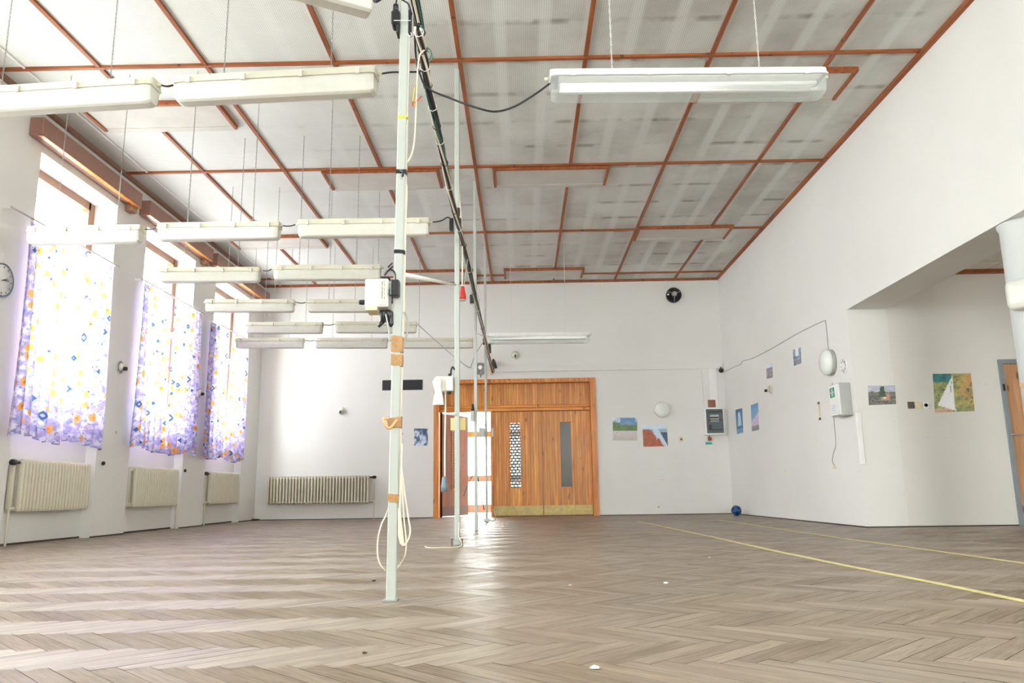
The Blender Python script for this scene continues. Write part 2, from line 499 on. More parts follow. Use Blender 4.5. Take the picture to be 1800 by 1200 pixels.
for a, e in ((1.0, 3.0),):  # unseen opening, added to let fill light in from behind the camera
    b.box(xs, a, Y0 - .3, Y0, 0, ZC).box(a, e, Y0 - .3, Y0, 0, .9).box(a, e, Y0 - .3, Y0, 2.7 if a > 4 else 3.9, ZC); xs = e
b.box(xs, X2 + .3, Y0 - .3, Y0, 0, ZC)
struct('wall_rear', b, 'wall')
# white guard on the corner and dark gaps along the skirting
c0 = on(1, YA, 1505, 735)
struct('trim_1', MB().bbox(XR - .012, XR + .045, YA - .012, YA + .03, .72, 1.32, .006), 'trimw')

bb = MB().box(DX1, XR - .008, YB - .008, YB, 0, .014).box(XL + .008, DX0, YB - .008, YB, 0, .014)
struct('baseboard_back', bb, 'subfloor')
struct('baseboard_right', MB().box(XR - .008, XR, YA, YB, 0, .014), 'subfloor')
struct('baseboard_side_room', MB().box(XR, ADX0, YA - .008, YA, 0, .014), 'subfloor')
bb = MB(); y = Y0
for a, e in NICHE:
    bb.box(XL, XL + .008, y, a, 0, .016).box(XL - .13, XL - .12, a, e, 0, .02); y = e
bb.box(XL, XL + .008, y, YB - .008, 0, .016)
struct('baseboard_left', bb, 'subfloor')
# ceiling battens
n = 2
cols = [-4.075, -3.03, -1.772, -.551, .674, 1.894, 3.085]
for x in cols:
    struct('trim_%d' % n, MB().box(x - .02, x + .02, Y0, YB, ZC - .022, ZC + .01), 'batten'); n += 1
rows = [6.915 - 2.57 * 2, 6.915 - 2.57, 6.915, 9.44, 12.03, 14.58]
for y in rows:
    struct('trim_%d' % n, MB().box(XL, XR, y - .02, y + .02, ZC - .026, ZC + .01), wood_mat('batten_across_%d' % n, (.22, .055, .014), (.38, .115, .032), None, 0, .5, 0)); n += 1
for bx in ((XR - .045, XR, Y0, YB), (XL, XR, YB - .045, YB), (XL, XL + .05, Y0, YB)):
    struct('trim_%d' % n, MB().box(bx[0], bx[1], bx[2], bx[3], ZC - .045, ZC + .01), 'batten' if bx[0] != XL or bx[1] > 0 else 'pelmet'); n += 1
struct('trim_%d' % n, MB().tube([(XL + .32, Y0, ZC - .012), (XL + .32, YB, ZC - .012)], .012), 'trimw'); n += 1
# side room ceiling trim and tiles
struct('trim_%d' % n, MB().box(XO, X2, YA - .06, YA, ZA - .05, ZA), 'batten'); n += 1
b = MB()
for i in range(14):
    for j in range(3): b.box(XO + .05 + i * .3, XO + .33 + i * .3, YA - .42 - j * .35 + .04, YA - .12 - j * .35 + .03, ZA - .012, ZA)
struct('trim_%d' % n, b, 'beige'); n += 1
struct('trim_%d' % n, MB().box(XO + .6, X2, YA - 1.6, YA - 1.2, ZA - .01, ZA), 'black'); n += 1

# column under the header
CX, CY, CR = 4.175, 6.17, .2
struct('column', MB().lathe([(CR + .015, ZO - .001), (CR + .015, ZO - .02), (CR, ZO - .05), (CR, .0)], (CX, CY, 0), 'z', 48), 'colpaint')
pt = on(1, CY, 1795, 675)
solo('tape_strip', MB().lathe([(CR + .0015, pt.z - .012), (CR + .0025, pt.z - .011), (CR + .0025, pt.z + .011), (CR + .0015, pt.z + .012)], (CX, CY, 0), 'z', 48), 'orange', 'band of tan tape round the thick white column', 'tape')

# ------------------------------------------------------------------ big pine doorway
b = MB()
b.box(DX0, DX0 + .1, YB - .03, YB + .3, 0, DZ).box(DX1 - .1, DX1, YB - .03, YB + .3, 0, DZ).box(DX0 + .1, DX1 - .1, YB - .03, YB + .3, DZ - .075, DZ)
d1 = struct('door_1', b, 'pineframe')
ix0, ix1 = DX0 + .1, DX1 - .1
MB().box(ix0, ix1, YB + .16, YB + .2, 2.13, DZ - .075).build('transom_panel', 'pine', d1)
MB().bbox(ix0, ix1, YB + .1, YB + .24, 2.01, 2.075, .012).bbox(ix0, ix1, YB + .12, YB + .22, 2.075, 2.135, .012).build('transom_rail', wood_mat('pine_rail', (.50, .15, .02), (.80, .33, .06), None, 0, .38, 0), d1)
xm = -.62
MB().box(xm - .0, xm + .045, YB + .12, YB + .22, 0, 2.01).build('mullion', 'pineframe', d1)


def door_leaf(x0, x1, z1, s0, s1, glass, parent, yc=0, mat='pine', kick='brass'):
    b = MB(); t = .022
    b.box(x0, s0, yc - t, yc + t, .02, z1).box(s1, x1, yc - t, yc + t, .02, z1).box(s0, s1, yc - t, yc + t, .02, .53).box(s0, s1, yc - t, yc + t, 1.8, z1)
    lf = b.build('leaf', mat, parent, local=True)
    MB().box(s0, s1, yc - .004, yc + .004, .53, 1.8).build('glass_slot', glass, lf, local=True)
    b = MB()
    for zz in (.53, 1.792): b.box(s0 - .012, s1 + .012, yc - t - .006, yc - t, zz - .006, zz + .014)
    for xx in (s0, s1): b.box(xx - .012, xx + .0, yc - t - .006, yc - t, .53, 1.8)
    b.build('slot_trim', 'pineframe', lf, local=True)
    MB().box(x0 + .006, x1 - .006, yc - t - .004, yc - t, .025, .2).build('kick_plate', kick, lf, local=True)
    return lf


ly = YB + .17
door_leaf(-.575, .38, 2.005, -.245, -.03, 'wired', d1, ly)
MB().box(.36, .41, ly + .022, ly + .04, .02, 2.005).build('meeting_strip', 'pineframe', d1)
MB().box(-.60, -.56, ly + .022, ly + .05, .0, 2.005).build('stop', 'pineframe', d1)
MB().box(-.62, ix1, ly + .022, ly + .06, 1.99, 2.02).build('stop', 'pineframe', d1)
MB().box(-.62, ix1, ly - .03, ly + .05, .0, .022).build('threshold', 'darkpine', d1)
MB().box(ix1 - .03, ix1, ly + .022, ly + .05, .0, 2.005).build('stop', 'pineframe', d1)
lf = door_leaf(.388, ix1, 2.005, .735, .955, 'obscured', d1, ly)
# open left leaf, swung out into the lobby
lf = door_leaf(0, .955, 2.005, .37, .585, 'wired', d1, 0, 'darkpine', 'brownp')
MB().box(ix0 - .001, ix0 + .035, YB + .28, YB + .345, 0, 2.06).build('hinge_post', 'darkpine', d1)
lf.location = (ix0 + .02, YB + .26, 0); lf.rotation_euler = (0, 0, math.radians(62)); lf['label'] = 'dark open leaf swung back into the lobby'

# lobby behind the doorway
LY = YB + 2.35
b = MB().box(-2.2, -2.0, YB + .35, LY + .2, 0, 3).box(1.8, 2.0, YB + .35, LY + .2, 0, 3)
struct('wall_lobby', b, 'wall')
struct('ceiling_lobby', MB().box(-2.2, 2.0, YB + .35, LY + .2, 2.9, 3.0), 'wall')
struct('floor_lobby', MB().box(-2.0, 1.8, YB + .3, LY, -.05, .004), 'stone')
b = MB()
gx = on(1, LY, 811, 830).x
for x0, x1, z0, z1 in ((-2.0, -1.9, 0, 2.9), (1.7, 1.8, 0, 2.9), (-1.9, 1.7, 2.8, 2.9), (-1.9, 1.7, 1.68, 1.80), (gx - .09, gx + .05, 0, 1.68), (-.55, -.42, 0, 1.68), (.8, .93, 0, 1.68)): b.box(x0, x1, LY, LY + .1, z0, z1)
wf = struct('window_9', b, 'pineframe')
b = MB().box(-1.9, 1.7, LY + .03, LY + .09, .70, .83).box(-1.9, 1.7, LY + .01, LY + .12, .03, .2)
b.build('panel', 'brick', wf)
MB().box(-1.9, 1.7, LY + .047, LY + .053, .2, 2.8).build('pane', 'pane', wf)
MB().box(-1.9, gx - .09, LY - .005, LY + .02, .2, 1.68).box(.26, 1.7, LY - .005, LY + .02, .2, 2.8).build('light_block_panel', 'pine', wf)  # out-of-sight panels added to cut the daylight entering the lobby
MB().box(.2, .26, LY - .01, LY + .03, 0, 2.8).build('jamb', 'pineframe', wf)
struct('ground_outside', MB().box(-60, 60, YB + 3, 80, -.3, -.1).box(-60, XL - 1, -40, YB + 3, -.3, -.1), 'asphalt')

# ------------------------------------------------------------------ side room door
b = MB().box(ADX0, ADX0 + .045, YA - .03, YA + .1, 0, ADZ).box(ADX1 - .045, ADX1, YA - .03, YA + .1, 0, ADZ).box(ADX0 + .045, ADX1 - .045, YA - .03, YA + .1, ADZ - .05, ADZ)
d2 = struct('door_2', b, 'greyframe')
MB().box(ADX0 + .045, ADX1 - .045, YA + .02, YA + .06, .001, ADZ - .05).build('leaf', 'doorwood', d2)
h = on(1, YA, 1774, 764)
b = MB().bbox(h.x - .012, h.x + .025, YA + .012, YA + .02, h.z - .11, h.z + .11, .003)
b.tube(smooth_path([(h.x + .005, YA + .02, h.z), (h.x + .005, YA - .035, h.z), (h.x + .03, YA - .045, h.z), (h.x + .13, YA - .045, h.z)]), .009)
b.build('door_handle', 'chrome', d2)
MB().lathe([(.012, 1.55), (.012, 1.63)], (ADX0 + .02, YA - .035, 0), 'z', 10).build('hinge', 'black', d2)

# ------------------------------------------------------------------ pelmets, rods, curtains, radiators
pel = [(on(0, XL + .15, 76, 225).y, on(0, XL + .15, 250, 355).y), (on(0, XL + .15, 264, 368).y, on(0, XL + .15, 375, 455).y), (on(0, XL + .15, 383, 463).y, YB - .12)]
WHICH = ['nearest', 'middle', 'farthest']
for (a, e), w in zip(pel, WHICH):
    t = thing('pelmet', 'brown boxed shutter pelmet above the %s window' % w, 'pelmet', (XL, (a + e) / 2, 4.17), 'pelmets above the windows')
    b = MB().bbox(XL + .002, XL + .15, a, e, 4.2, 4.40, .006); b.build('box', 'pelmet', t)
    MB().box(XL + .1, XL + .152, a + .01, e - .01, 4.192, 4.2).build('edge_strip', 'pineframe', t)
    MB().box(XL + .002, XL + .1, e - .14, e - .01, 4.12, 4.2).build('end_block', 'winwood', t)


def curtain(y0, y1, zt, zb, x, label, seed, sag0=0, sag1=0):
    r = random.Random(seed); nu, nv = 72, 26; vs = []; uvs = []; fs = []
    ph = [r.uniform(0, 6) for _ in range(4)]; arc = 0; px = None
    wl = r.uniform(.13, .16)
    for i in range(nu + 1):
        s = i / nu; row = []
        for j in range(nv + 1):
            v = j / nv
            amp = .018 + .02 * (1 - v)
            yy = y0 + (y1 - y0) * s
            d = math.sin(yy / wl * 2 * PI + ph[0] + .5 * math.sin(yy * 5 + ph[1])) * amp + .012 * math.sin(yy * 11 + v * 3 + ph[2])
            edge = .02 * math.sin(v * 5 + ph[3]) * (1 - v)
            zz = zb + (zt - zb) * v + (.03 * math.sin(yy * 6 + ph[1]) + .012 * math.sin(yy * 23)) * (1 - v) ** 3
            if s < .1: zz -= sag0 * (1 - s / .1) * v ** 8
            if s > .9: zz -= sag1 * ((s - .9) / .1) * v ** 8
            vs.append((x + d, yy + edge * (s - .5) + .02 * math.cos(yy / wl * 2 * PI + ph[0]) * (1 - v), zz)); row.append(0)
        uvs.append((y0 + (y1 - y0) * s) * 1.5)
    for i in range(nu):
        for j in range(nv):
            a = i * (nv + 1) + j; fs.append((a, a + nv + 1, a + nv + 2, a + 1))
    o = solo('curtain', MB().add(vs, fs, True), 'curtain', label, 'curtain', 'flowered curtains', recalc=False)
    me = o.data; ul = me.uv_layers.new(name='UVMap')
    for li, l in enumerate(me.loops):
        i, j = divmod(l.vertex_index, nv + 1); ul.data[li].uv = (uvs[i] + seed * 3.7, zb + (zt - zb) * j / nv + seed)
    return o


XC = XL + .1
cz = [((52, 420), (128, 445), (200, 466), 3.22), ((248, 520), (300, 540), (352, 555), 3.22), ((378, 572), (404, 580), (437, 612), 3.22)]
rods = [((20, 360), (210, 465)), ((262, 492), (352, 552)), ((366, 556), (432, 597))]
bots = [((10, 768), (103, 775), (176, 782)), ((230, 788), (286, 795), (342, 796)), ((356, 800), (393, 808), (425, 810))]
for i in range(3):
    r0, r1 = on(0, XC, *rods[i][0]), on(0, XC, *rods[i][1])
    y0, y1 = r0.y, r1.y; zr = (r0.z + r1.z) / 2
    if i == 0: zr = 3.3
    if i: y0 = n2[0] - .25 if i == 1 else n3[0] - .22; y1 = n2[1] + .2 if i == 1 else n3[1] + .1
    t = thing('curtain_rod', 'thin grey curtain rod across the %s window' % WHICH[i], 'curtain rod', (XL, (y0 + y1) / 2, zr), 'curtain rods')
    MB().tube([(XC, y0, zr), (XC, y1, zr)], .009).build('rod', 'steel', t)
    for yy in (y0 + .04, y1 - .06): MB().tube([(XL, yy, zr), (XC, yy, zr)], .008).lathe([(.022, 0), (.022, .008)], (XL, yy, zr), 'x', 12).build('bracket', 'whitep', t)
    b = [on(0, XC, *p) for p in bots[i]]
    zb = sum(p.z for p in b) / 3
    side = [('near', 'nearest'), ('far', 'nearest')]
    rg = MB()
    for k in range(18):
        yy = b[0].y + (b[2].y - b[0].y) * (k + .5) / 18
        rg.tube([(XC + .013 * math.cos(a * PI / 4), yy, zr + .0 - .004 + .015 * math.sin(a * PI / 4)) for a in range(8)], .002, 5, True)
    rg.build('ring', 'steel', t)['kind'] = 'stuff'
    curtain(b[0].y, b[1].y - .03, zr - .03, zb, XC, 'lilac flowered curtain at the %s window, half nearer the clock' % WHICH[i], i * 2 + 1, .0 if i else .02)
    curtain(b[1].y + .04, b[2].y, zr - .03, zb - .01, XC + .006, 'lilac flowered curtain at the %s window, half nearer the pine doorway' % WHICH[i], i * 2 + 2, 0, .25 if i == 2 else .03)


def radiator(length, height, label, loc, rotz, pitch=.058, cols=2, sw=.0185, valve='start', base=.33, pipe=True, slab=False):
    """along local x, wall at local y = 0, the room towards -y"""
    t = thing('radiator', label, 'radiator', loc, 'column radiators', rotz)
    ns = int(length / pitch); b = MB(); z0, z1 = base, base + height
    for i in range(ns):
        x = (i + .5) * pitch
        if slab:
            b.bbox(x - sw, x + sw, -.185, -.03, z0 + .02, z1 - .015, .012).bbox(x - sw * .7, x + sw * .7, -.16, -.05, z0, z1, .012)
            continue
        for yc in (-.05, -.145):
            rings = []
            for z, s in ((z0 + .0, .55), (z0 + .02, .9), (z0 + .05, 1), (z1 - .05, 1), (z1 - .018, .9), (z1, .5)):
                rings.append([(x + sw * s * math.cos(a * PI / 5), yc + .036 * s * math.sin(a * PI / 5), z) for a in range(10)])
            b.loft(rings, True)
        for zz in (z0 + .035, z1 - .035):
            b.bbox(x - sw * .8, x + sw * .8, -.12, -.07, zz - .025, zz + .025, .01)
    for zz in (z0 + .035, z1 - .035):
        for yc in (-.05, -.145): b.tube([(.01, yc, zz), (ns * pitch - .01, yc, zz)], .017, 8)
    b.build('columns', 'rad', t, local=True)
    if slab: MB().bbox(.02, ns * pitch - .02, -.02, -.004, z0 + .03, z1 - .03, .003).build('gap_shade_board', 'brownp', t, local=True)  # added dark board, stands in for the shade between the columns
    e = ns * pitch
    xv = -.0 if valve == 'start' else e; sg = -1 if valve == 'start' else 1
    v = MB().tube([(xv, -.13, z1 - .035), (xv + sg * .05, -.13, z1 - .035)], .016).lathe([(.026, 0), (.03, .01), (.03, .05), (.022, .07)], (xv + sg * .05 - (.07 if sg < 0 else 0), -.13, z1 - .035), 'x', 12)
    if valve != 'none': v.build('valve', 'black', t, local=True)
    if pipe:
        MB().tube(smooth_path([(xv, -.13, z0 + .035), (xv + sg * .06, -.13, z0 + .035), (xv + sg * .085, -.13, z0 - .0), (xv + sg * .085, -.13, -.0)]), .012).build('return_pipe', 'rad', t, local=True)
        if valve == 'end': MB().tube([(xv + .085, -.13, z1 - .04), (xv + .085, -.13, z0 + .06)], .013).build('supply_pipe', 'rad', t, local=True)
    for xx in (length * .2, length * .8): MB().box(xx - .01, xx + .01, -.05, -.003, z0 + .05, z0 + .08).build('bracket', 'rad', t, local=True)
    return t


for i, (nn, w) in enumerate(zip((n1, n2, n3), WHICH)):
    radiator(nn[1] - nn[0] - .33, .53, 'cream column radiator under the %s curtained window' % w, (XL - .13, nn[0] + (.17 if i != 1 else .14), 0), PI / 2, valve=('start', 'none', 'start')[i])
p0, p1 = on(1, YB - .12, 470, 860), on(1, YB - .12, 652, 860)
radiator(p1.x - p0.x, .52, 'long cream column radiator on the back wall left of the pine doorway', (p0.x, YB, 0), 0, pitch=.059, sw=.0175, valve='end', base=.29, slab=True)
pp = on(1, YB - .1, 436, 897)
b = MB().tube(smooth_path([(pp.x - .1, YB - .02, .07), (pp.x - .05, YB - .1, .09), (pp.x + .05, YB - .12, .08), (pp.x + .12, YB - .1, .05)]), .02).tube(smooth_path([(pp.x - .1, YB - .15, .0), (pp.x - .08, YB - .15, .09), (pp.x + .1, YB - .05, .1)]), .016)
t = thing('pipe_fitting', 'rusty cream pipe elbow low in the corner beside the back wall radiator', 'pipe', (pp.x, YB - .1, 0))
b.build('elbow', 'rad', t)
MB().box(pp.x - .02, pp.x + .2, YB - .14, YB - .02, 0, .03).build('pipe_collar', 'subfloor', t)

# ------------------------------------------------------------------ hanging lamps
ZL = 2.95


def prof(sc, pts, x): return [(x, y * sc, z if z > -.02 else -.02 + (z + .02) * min(1, sc * 1.05)) for y, z in pts]


HOUS = [(-.068, .004), (-.075, .004), (-.075, .014), (-.062, .018), (-.052, .062), (.052, .062), (.062, .018), (.075, .014), (.075, .004), (.068, .004)]
DIFF = [(-.066, .004), (.066, .004), (.062, -.03), (.05, -.062), (.032, -.068), (-.032, -.068), (-.05, -.062), (-.062, -.03)]
LMESH = {}


def chain_mb(h, step=.028):
    b = MB(); k = int(h / step)
    for i in range(k):
        z = i * h / k; a = []
        for s in range(8):
            g = s * PI / 4; u, w = .0045 * math.cos(g), .0185 * math.sin(g)
            a.append((u, 0, z + w + step / 2) if i % 2 else (0, u, z + w + step / 2))
        b.tube(a, .0019, 4, True)
    return b


def lamp_proto(L, clear):
    wide = 1.35 if clear else 1.0
    H = [(y * wide, z) for y, z in HOUS]; D = [(y * wide, z * (1.6 if z < 0 else 1)) for y, z in DIFF]
    r = [(-L / 2, .84), (-L / 2 + .012, .95), (-L / 2 + .03, 1), (L / 2 - .03, 1), (L / 2 - .012, .95), (L / 2, .84)]
    P = {}
    P['housing'] = MB().loft([prof(s, H, x) for x, s in r])
    r2 = [(-L / 2 + .008, .8), (-L / 2 + .03, .93), (-L / 2 + .055, 1), (L / 2 - .055, 1), (L / 2 - .03, .93), (L / 2 - .008, .8)]
    P['diffuser'] = MB().loft([prof(s, D, x) for x, s in r2])
    clips = []
    for f in (-.42, -.145, .14, .42):
        for s in (-1, 1):
            c = MB(); c.bbox(f * L - .014, f * L + .014, s * .078 * wide - .008, s * .078 * wide + .008, -.006, .034, .004)
            c.tube([(f * L - .012, s * .07 * wide, .036), (f * L + .012, s * .07 * wide, .036)], .006, 6)
            clips.append(c)
    ch = chain_mb(ZC - ZL - .06); g = [MB().lathe([(.009, -L / 2 - .03), (.013, -L / 2 - .02), (.013, -L / 2)], (0, 0, .03), 'x', 10), MB().lathe([(.013, L / 2), (.013, L / 2 + .02), (.009, L / 2 + .03)], (0, 0, .03), 'x', 10)]
    tubes = [MB().lathe([(.006, -L / 2 + .06), (.013, -L / 2 + .065), (.013, L / 2 - .065), (.006, L / 2 - .06)], (0, s * .045, -.035), 'x', 12) for s in (-1, 1)] if clear else []
    return P, clips, ch, g, tubes


def lamp(L, center, rot, sx, label, clear=False, group='hanging strip lamps', chains=(-.27, .27), whitechain=False):
    t = thing('strip_lamp', label, 'lamp', center, group, rot); t.scale = (sx, 1, 1)
    key = (L, clear)
    if key not in LMESH:
        P, clips, ch, g, tubes = lamp_proto(L, clear); made = []
        made.append((P['housing'].build('housing', 'whitep' if clear else 'cream', t, local=True, bevel=.003), None))
        df = P['diffuser'].build('diffuser', 'clear' if clear else 'opal', t, local=True, bevel=.004); made.append((df, None))
        for c in clips: made.append((c.build('clip', 'whitep' if clear else 'beige', t, local=True), None))
        for g_ in g: made.append((g_.build('cable_gland', 'cream', t, local=True), None))
        for tb in tubes: made.append((tb.build('fluorescent_tube', 'opal', t, local=True), None))
        if tubes: made.append((MB().box(-L / 2 + .05, L / 2 - .05, -.08, .08, .0, .004).build('reflector', 'whitep', t, local=True), None))
        for f in chains:
            o = ch.build('chain', 'cord' if clear else 'chainm', t, local=True); o.location = (f * L, 0, .06); o.scale = (1 / sx, 1, 1); made.append((o, None))
            hk = MB().lathe([(.018, .058), (.018, .066), (.006, .07)], (f * L, 0, 0), 'z', 10).build('chain_mount', 'steel', t, local=True); made.append((hk, None))
        LMESH[key] = [m for m, _ in made]
    else:
        for m in LMESH[key]:
            c = m.copy(); c.parent = t; COL.objects.link(c)
            if c.name.startswith('chain') and not c.name.startswith('chain_m'): c.scale = (1 / sx, 1, 1)
    return t


def lamp_px(a, e, label, L=1.27, clear=False, rz=None):
    p, q_ = on(2, ZL, *a), on(2, ZL, *e); d = q_ - p; c = (p + q_) / 2
    lamp(L, c, math.atan2(d.y, d.x), d.length / L, label, clear)
    return p, q_


ENDS = {}
for k, a, e, label in (
        ('z', (480, -52), (652, -5), 'strip lamp cut off by the top frame edge, left of the near post'),
        ('a1', (-80, 178), (275, 157), 'strip lamp cut by the left frame edge in the front row'),
        ('a2', (313, 156), (663, 138), 'cream strip lamp in the front row, beside the near post'),
        ('b1', (52, 411), (250, 408), 'strip lamp of the second row, in front of the nearest curtained window'),
        ('b2', (280, 405), (493, 402), 'strip lamp of the second row, between two others in a chain'),
        ('b3', (525, 399), (755, 396), 'strip lamp of the second row, passing behind the near post'),
        ('c1', (283, 481), (458, 480), 'strip lamp of the third row, in front of the middle window'),
        ('c2', (482, 477), (670, 476), 'strip lamp of the third row, just above the white switch box'),
        ('d1', (362, 535), (518, 535), 'strip lamp of the fourth row, in front of the farthest window'),
        ('d2', (541, 535), (700, 535), 'strip lamp of the fourth row, partly behind the white switch box'),
        ('e1', (433, 574), (568, 574), 'left strip lamp of the fifth row, before the back wall'),
        ('e2', (590, 573), (733, 573), 'right strip lamp of the fifth row, with a slanting grey cable'),
        ('f1', (415, 601), (535, 601), 'strip lamp of the rearmost row, nearest the curtains'),
        ('f2', (555, 601), (682, 601), 'strip lamp of the rearmost row, left of the near post'),
        ('f3', (708, 601), (832, 601), 'strip lamp of the rearmost row, right of the near post')):
    ENDS[k] = lamp_px(a, e, label)
ENDS['R'] = lamp_px((966, 147), (1447, 143), 'large clear twin-tube strip lamp alone in front at the right of the posts', 1.62, True)
ENDS['R2'] = lamp_px((858, 593), (1036, 591), 'clear twin-tube strip lamp on the far post, above the pine doorway', 1.62, True)


def link(a, b_, label, sag=.012, mat='black', z=.03):
    p = a + Vector((.02, 0, z)); q2 = b_ + Vector((-.02, 0, z)); m = (p + q2) / 2 - Vector((0, 0, sag))
    cable('lamp_cable', [p, m, q2], .006, mat, label, 'cable', 'short cables between the strip lamps')


link(ENDS['a1'][1], ENDS['a2'][0], 'short black cable joining the two front row lamps')
link(ENDS['b1'][1], ENDS['b2'][0], 'short black cable joining the lamps of the second row nearest the window')
link(ENDS['b2'][1], ENDS['b3'][0], 'short black cable in the second row, between middle lamp and post lamp')
link(ENDS['c1'][1], ENDS['c2'][0], 'short black cable joining the third row lamps')
link(ENDS['d1'][1], ENDS['d2'][0], 'short dark cable joining the fourth row lamps')
link(ENDS['e1'][1], ENDS['e2'][0], 'short dark cable joining the fifth row lamps')
link(ENDS['f1'][1], ENDS['f2'][0], 'short cable in the rearmost lamp row near the curtains')
link(ENDS['f2'][1], ENDS['f3'][0], 'short cable in the rearmost lamp row behind the near post')

# recessed ceiling lights
for x, y, lb in ((-2.55, 9.46, 'flat ceiling light panel with brown frame, behind the near post'), (-.33, 9.47, 'flat ceiling light panel, right of the posts above the pine doorway'),
                 (1.91, 7.2, 'flat ceiling light panel partly hidden by the large clear lamp'), (1.91, 11.9, 'flat ceiling light panel nearest the right wall, toward the back'),
                 (-.3, 14.15, 'flat ceiling light panel touching the back wall, right of the far posts'), (-2.35, 14.15, 'flat ceiling light panel touching the back wall, left of the far posts'), (-4.7, 7.6, 'flat ceiling light panel above the front row lamps, by the windows'),
                 (-4.75, 12.0, 'flat ceiling light panel above the second row lamps, by the windows')):
    t = thing('ceiling_light', lb, 'ceiling light', (x + .76, y + .33, ZC - .04), 'flat ceiling light panels')
    MB().box(x, x + 1.52, y, y + .04, ZC - .05, ZC).box(x, x + .035, y + .04, y + .6, ZC - .05, ZC).box(x + 1.485, x + 1.52, y + .04, y + .6, ZC - .05, ZC).build('frame', 'batten', t)
    MB().box(x + .035, x + 1.485, y + .04, y + .56, ZC - .030, ZC - .0).build('diffuser', 'panelb', t)
    MB().box(x + .035, x + 1.485, y + .56, y + .66, ZC - .034, ZC).build('reflector', 'panelb', t)

# ------------------------------------------------------------------ posts
PX = -.59
PY = [3.54, 7.09, 9.93, 12.78]
PL = ['nearest pale green post, with brown tape and a switch box', 'second pale green post from the front, with a cloth on its box', 'third pale green post from the front, in the doorway view', 'farthest pale green post, carrying the clear far lamp']
post = []


def PXZ(z): return -.583 + z / 3 * .028          # the nearest post leans a little


for i, y in enumerate(PY):
    x = PX; top = ZC - .002 if i else on(1, y, 712, 6).z
    t = thing('post', PL[i], 'post', (x, y, 0), 'posts carrying the cable line')
    w = (.021, .0225, .02, .019)[i]
    if i: MB().bbox(x - w, x + w, y - w, y + w, .006, top, .004).build('shaft', 'post', t)
    else: MB().loft([[(PXZ(z) + a, y + c, z) for a, c in ((-w, -w + .004), (-w + .004, -w), (w - .004, -w), (w, -w + .004), (w, w - .004), (w - .004, w), (-w + .004, w), (-w, w - .004))] for z in (.006, top)]).build('shaft', 'post', t)
    x = PXZ(0) if i == 0 else x
    b = MB().bbox(x - .036, x + .03, y - .035, y + .035, .0, .008, .002)
    b.build('base_plate', 'steel', t)
    if i == 0:
        # welded angle at the right hand edge, in shade
        MB().loft([[(PXZ(z) + w + a, y + c, z) for a, c in ((.0003, -.004), (.005, -.004), (.005, w), (.0003, w))] for z in (.3, 2.8)]).build('edge_seam', 'beige', t)
    post.append(t)
P1 = post[0]


def P1z(py): return on(1, PY[0] - .03, 695, py).z


def band(py0, py1, mat, name, extra=0, r=.0235, tilt=0.0):
    z0, z1 = sorted((P1z(py0), P1z(py1)))
    rings = []
    for k, z in enumerate((z0, (z0 + z1) / 2, z1)):
        j = [random.uniform(-.003, .003) for _ in range(8)]
        pts = [(-r, -r), (0, -r - .001), (r + .004, -r), (r + .006, 0), (r + .004, r), (0, r + .001), (-r, r), (-r - .001, 0)]
        rings.append([(PXZ(z) + a + j[m] * .3 - extra * (k / 2) * (1 if a < 0 else 0), PY[0] + c + j[-m - 1] * .3, z + j[m] + tilt * a) for m, (a, c) in enumerate(pts)])
    return MB().loft(rings).build(name, mat, P1)


for py0, py1 in ((590, 617), (622, 641), (868, 882)): band(py0, py1, 'kraft', 'packing_tape', 0, .0235, -.12)
bn = band(733, 752, 'kraft', 'packing_tape', .012, .024, .1); bn['label'] = 'crumpled tape loop standing off the post'
MB().tube(smooth_path([(PXZ(1) - .03, PY[0] - .03, P1z(736)), (PXZ(1) - .05, PY[0] - .035, P1z(735)), (PXZ(1) - .042, PY[0] - .04, P1z(746)), (PXZ(1) - .02, PY[0] - .035, P1z(752)), (PXZ(1) + .01, PY[0] - .035, P1z(738))]), .007, 5).build('packing_tape', 'orange', P1)
band(202, 206, 'yellow', 'yellow_tie', 0, .0225)
band(296, 303, 'black', 'black_tape', 0, .0225); band(438, 444, 'black', 'black_tape', 0, .0225)
MB().tube(smooth_path([(PXZ(2) + .0, PY[0] - .03, P1z(300)), (PXZ(2) + .015, PY[0] - .04, P1z(304)), (PXZ(2) + .012, PY[0] - .042, P1z(312))]), .006, 5).build('tape_end', 'black', P1)
y1 = PY[0] - .02


def a1(px, py, dy=0.0): return on(1, y1 + dy, px, py)


# junction box at the post's top
p0, p1 = a1(688, 55), a1(706, 18)
t = thing('junction_box', 'black junction box strapped to the head of the nearest post', 'junction box', (p0.x, y1, p0.z))
MB().bbox(p0.x, PXZ(2.8) - .0215, y1 - .02, y1 + .05, p0.z + .03, p1.z - .01, .006).bbox(p0.x + .025, PXZ(2.8) - .0215, y1 - .015, y1 + .04, p0.z - .02, p0.z + .03, .006).build('box', 'black', t)
MB().lathe([(.014, p1.z - .01), (.014, p1.z + .03), (.008, p1.z + .035)], (p0.x + .02, y1, 0), 'z', 10).build('cable_gland', 'black', t)
MB().tube(smooth_path([(p0.x + .02, y1, p1.z + .03), (p0.x + .03, y1, p1.z + .07), a1(712, 3), a1(718, 8), a1(724, 25)]), .0045, 6).build('lead', 'black', t)
b = MB().tube([a1(692, 36, -.02), a1(708, 36, -.03), a1(722, 36, -.02)], .002, 4); b.build('cable_tie', 'whitep', t)
t = thing('junction_box', 'black connector block hanging right of the nearest post head', 'junction box', a1(722, 60), )
MB().bbox(a1(717.5, 0).x, a1(723, 0).x, y1, y1 + .04, a1(720, 58).z, a1(720, 16).z, .006).build('box', 'black', t)
MB().tube(smooth_path([a1(717, 58), a1(719, 64), a1(723, 62), a1(722, 57)]), .002, 5).build('cable_tie', 'whitep', t)

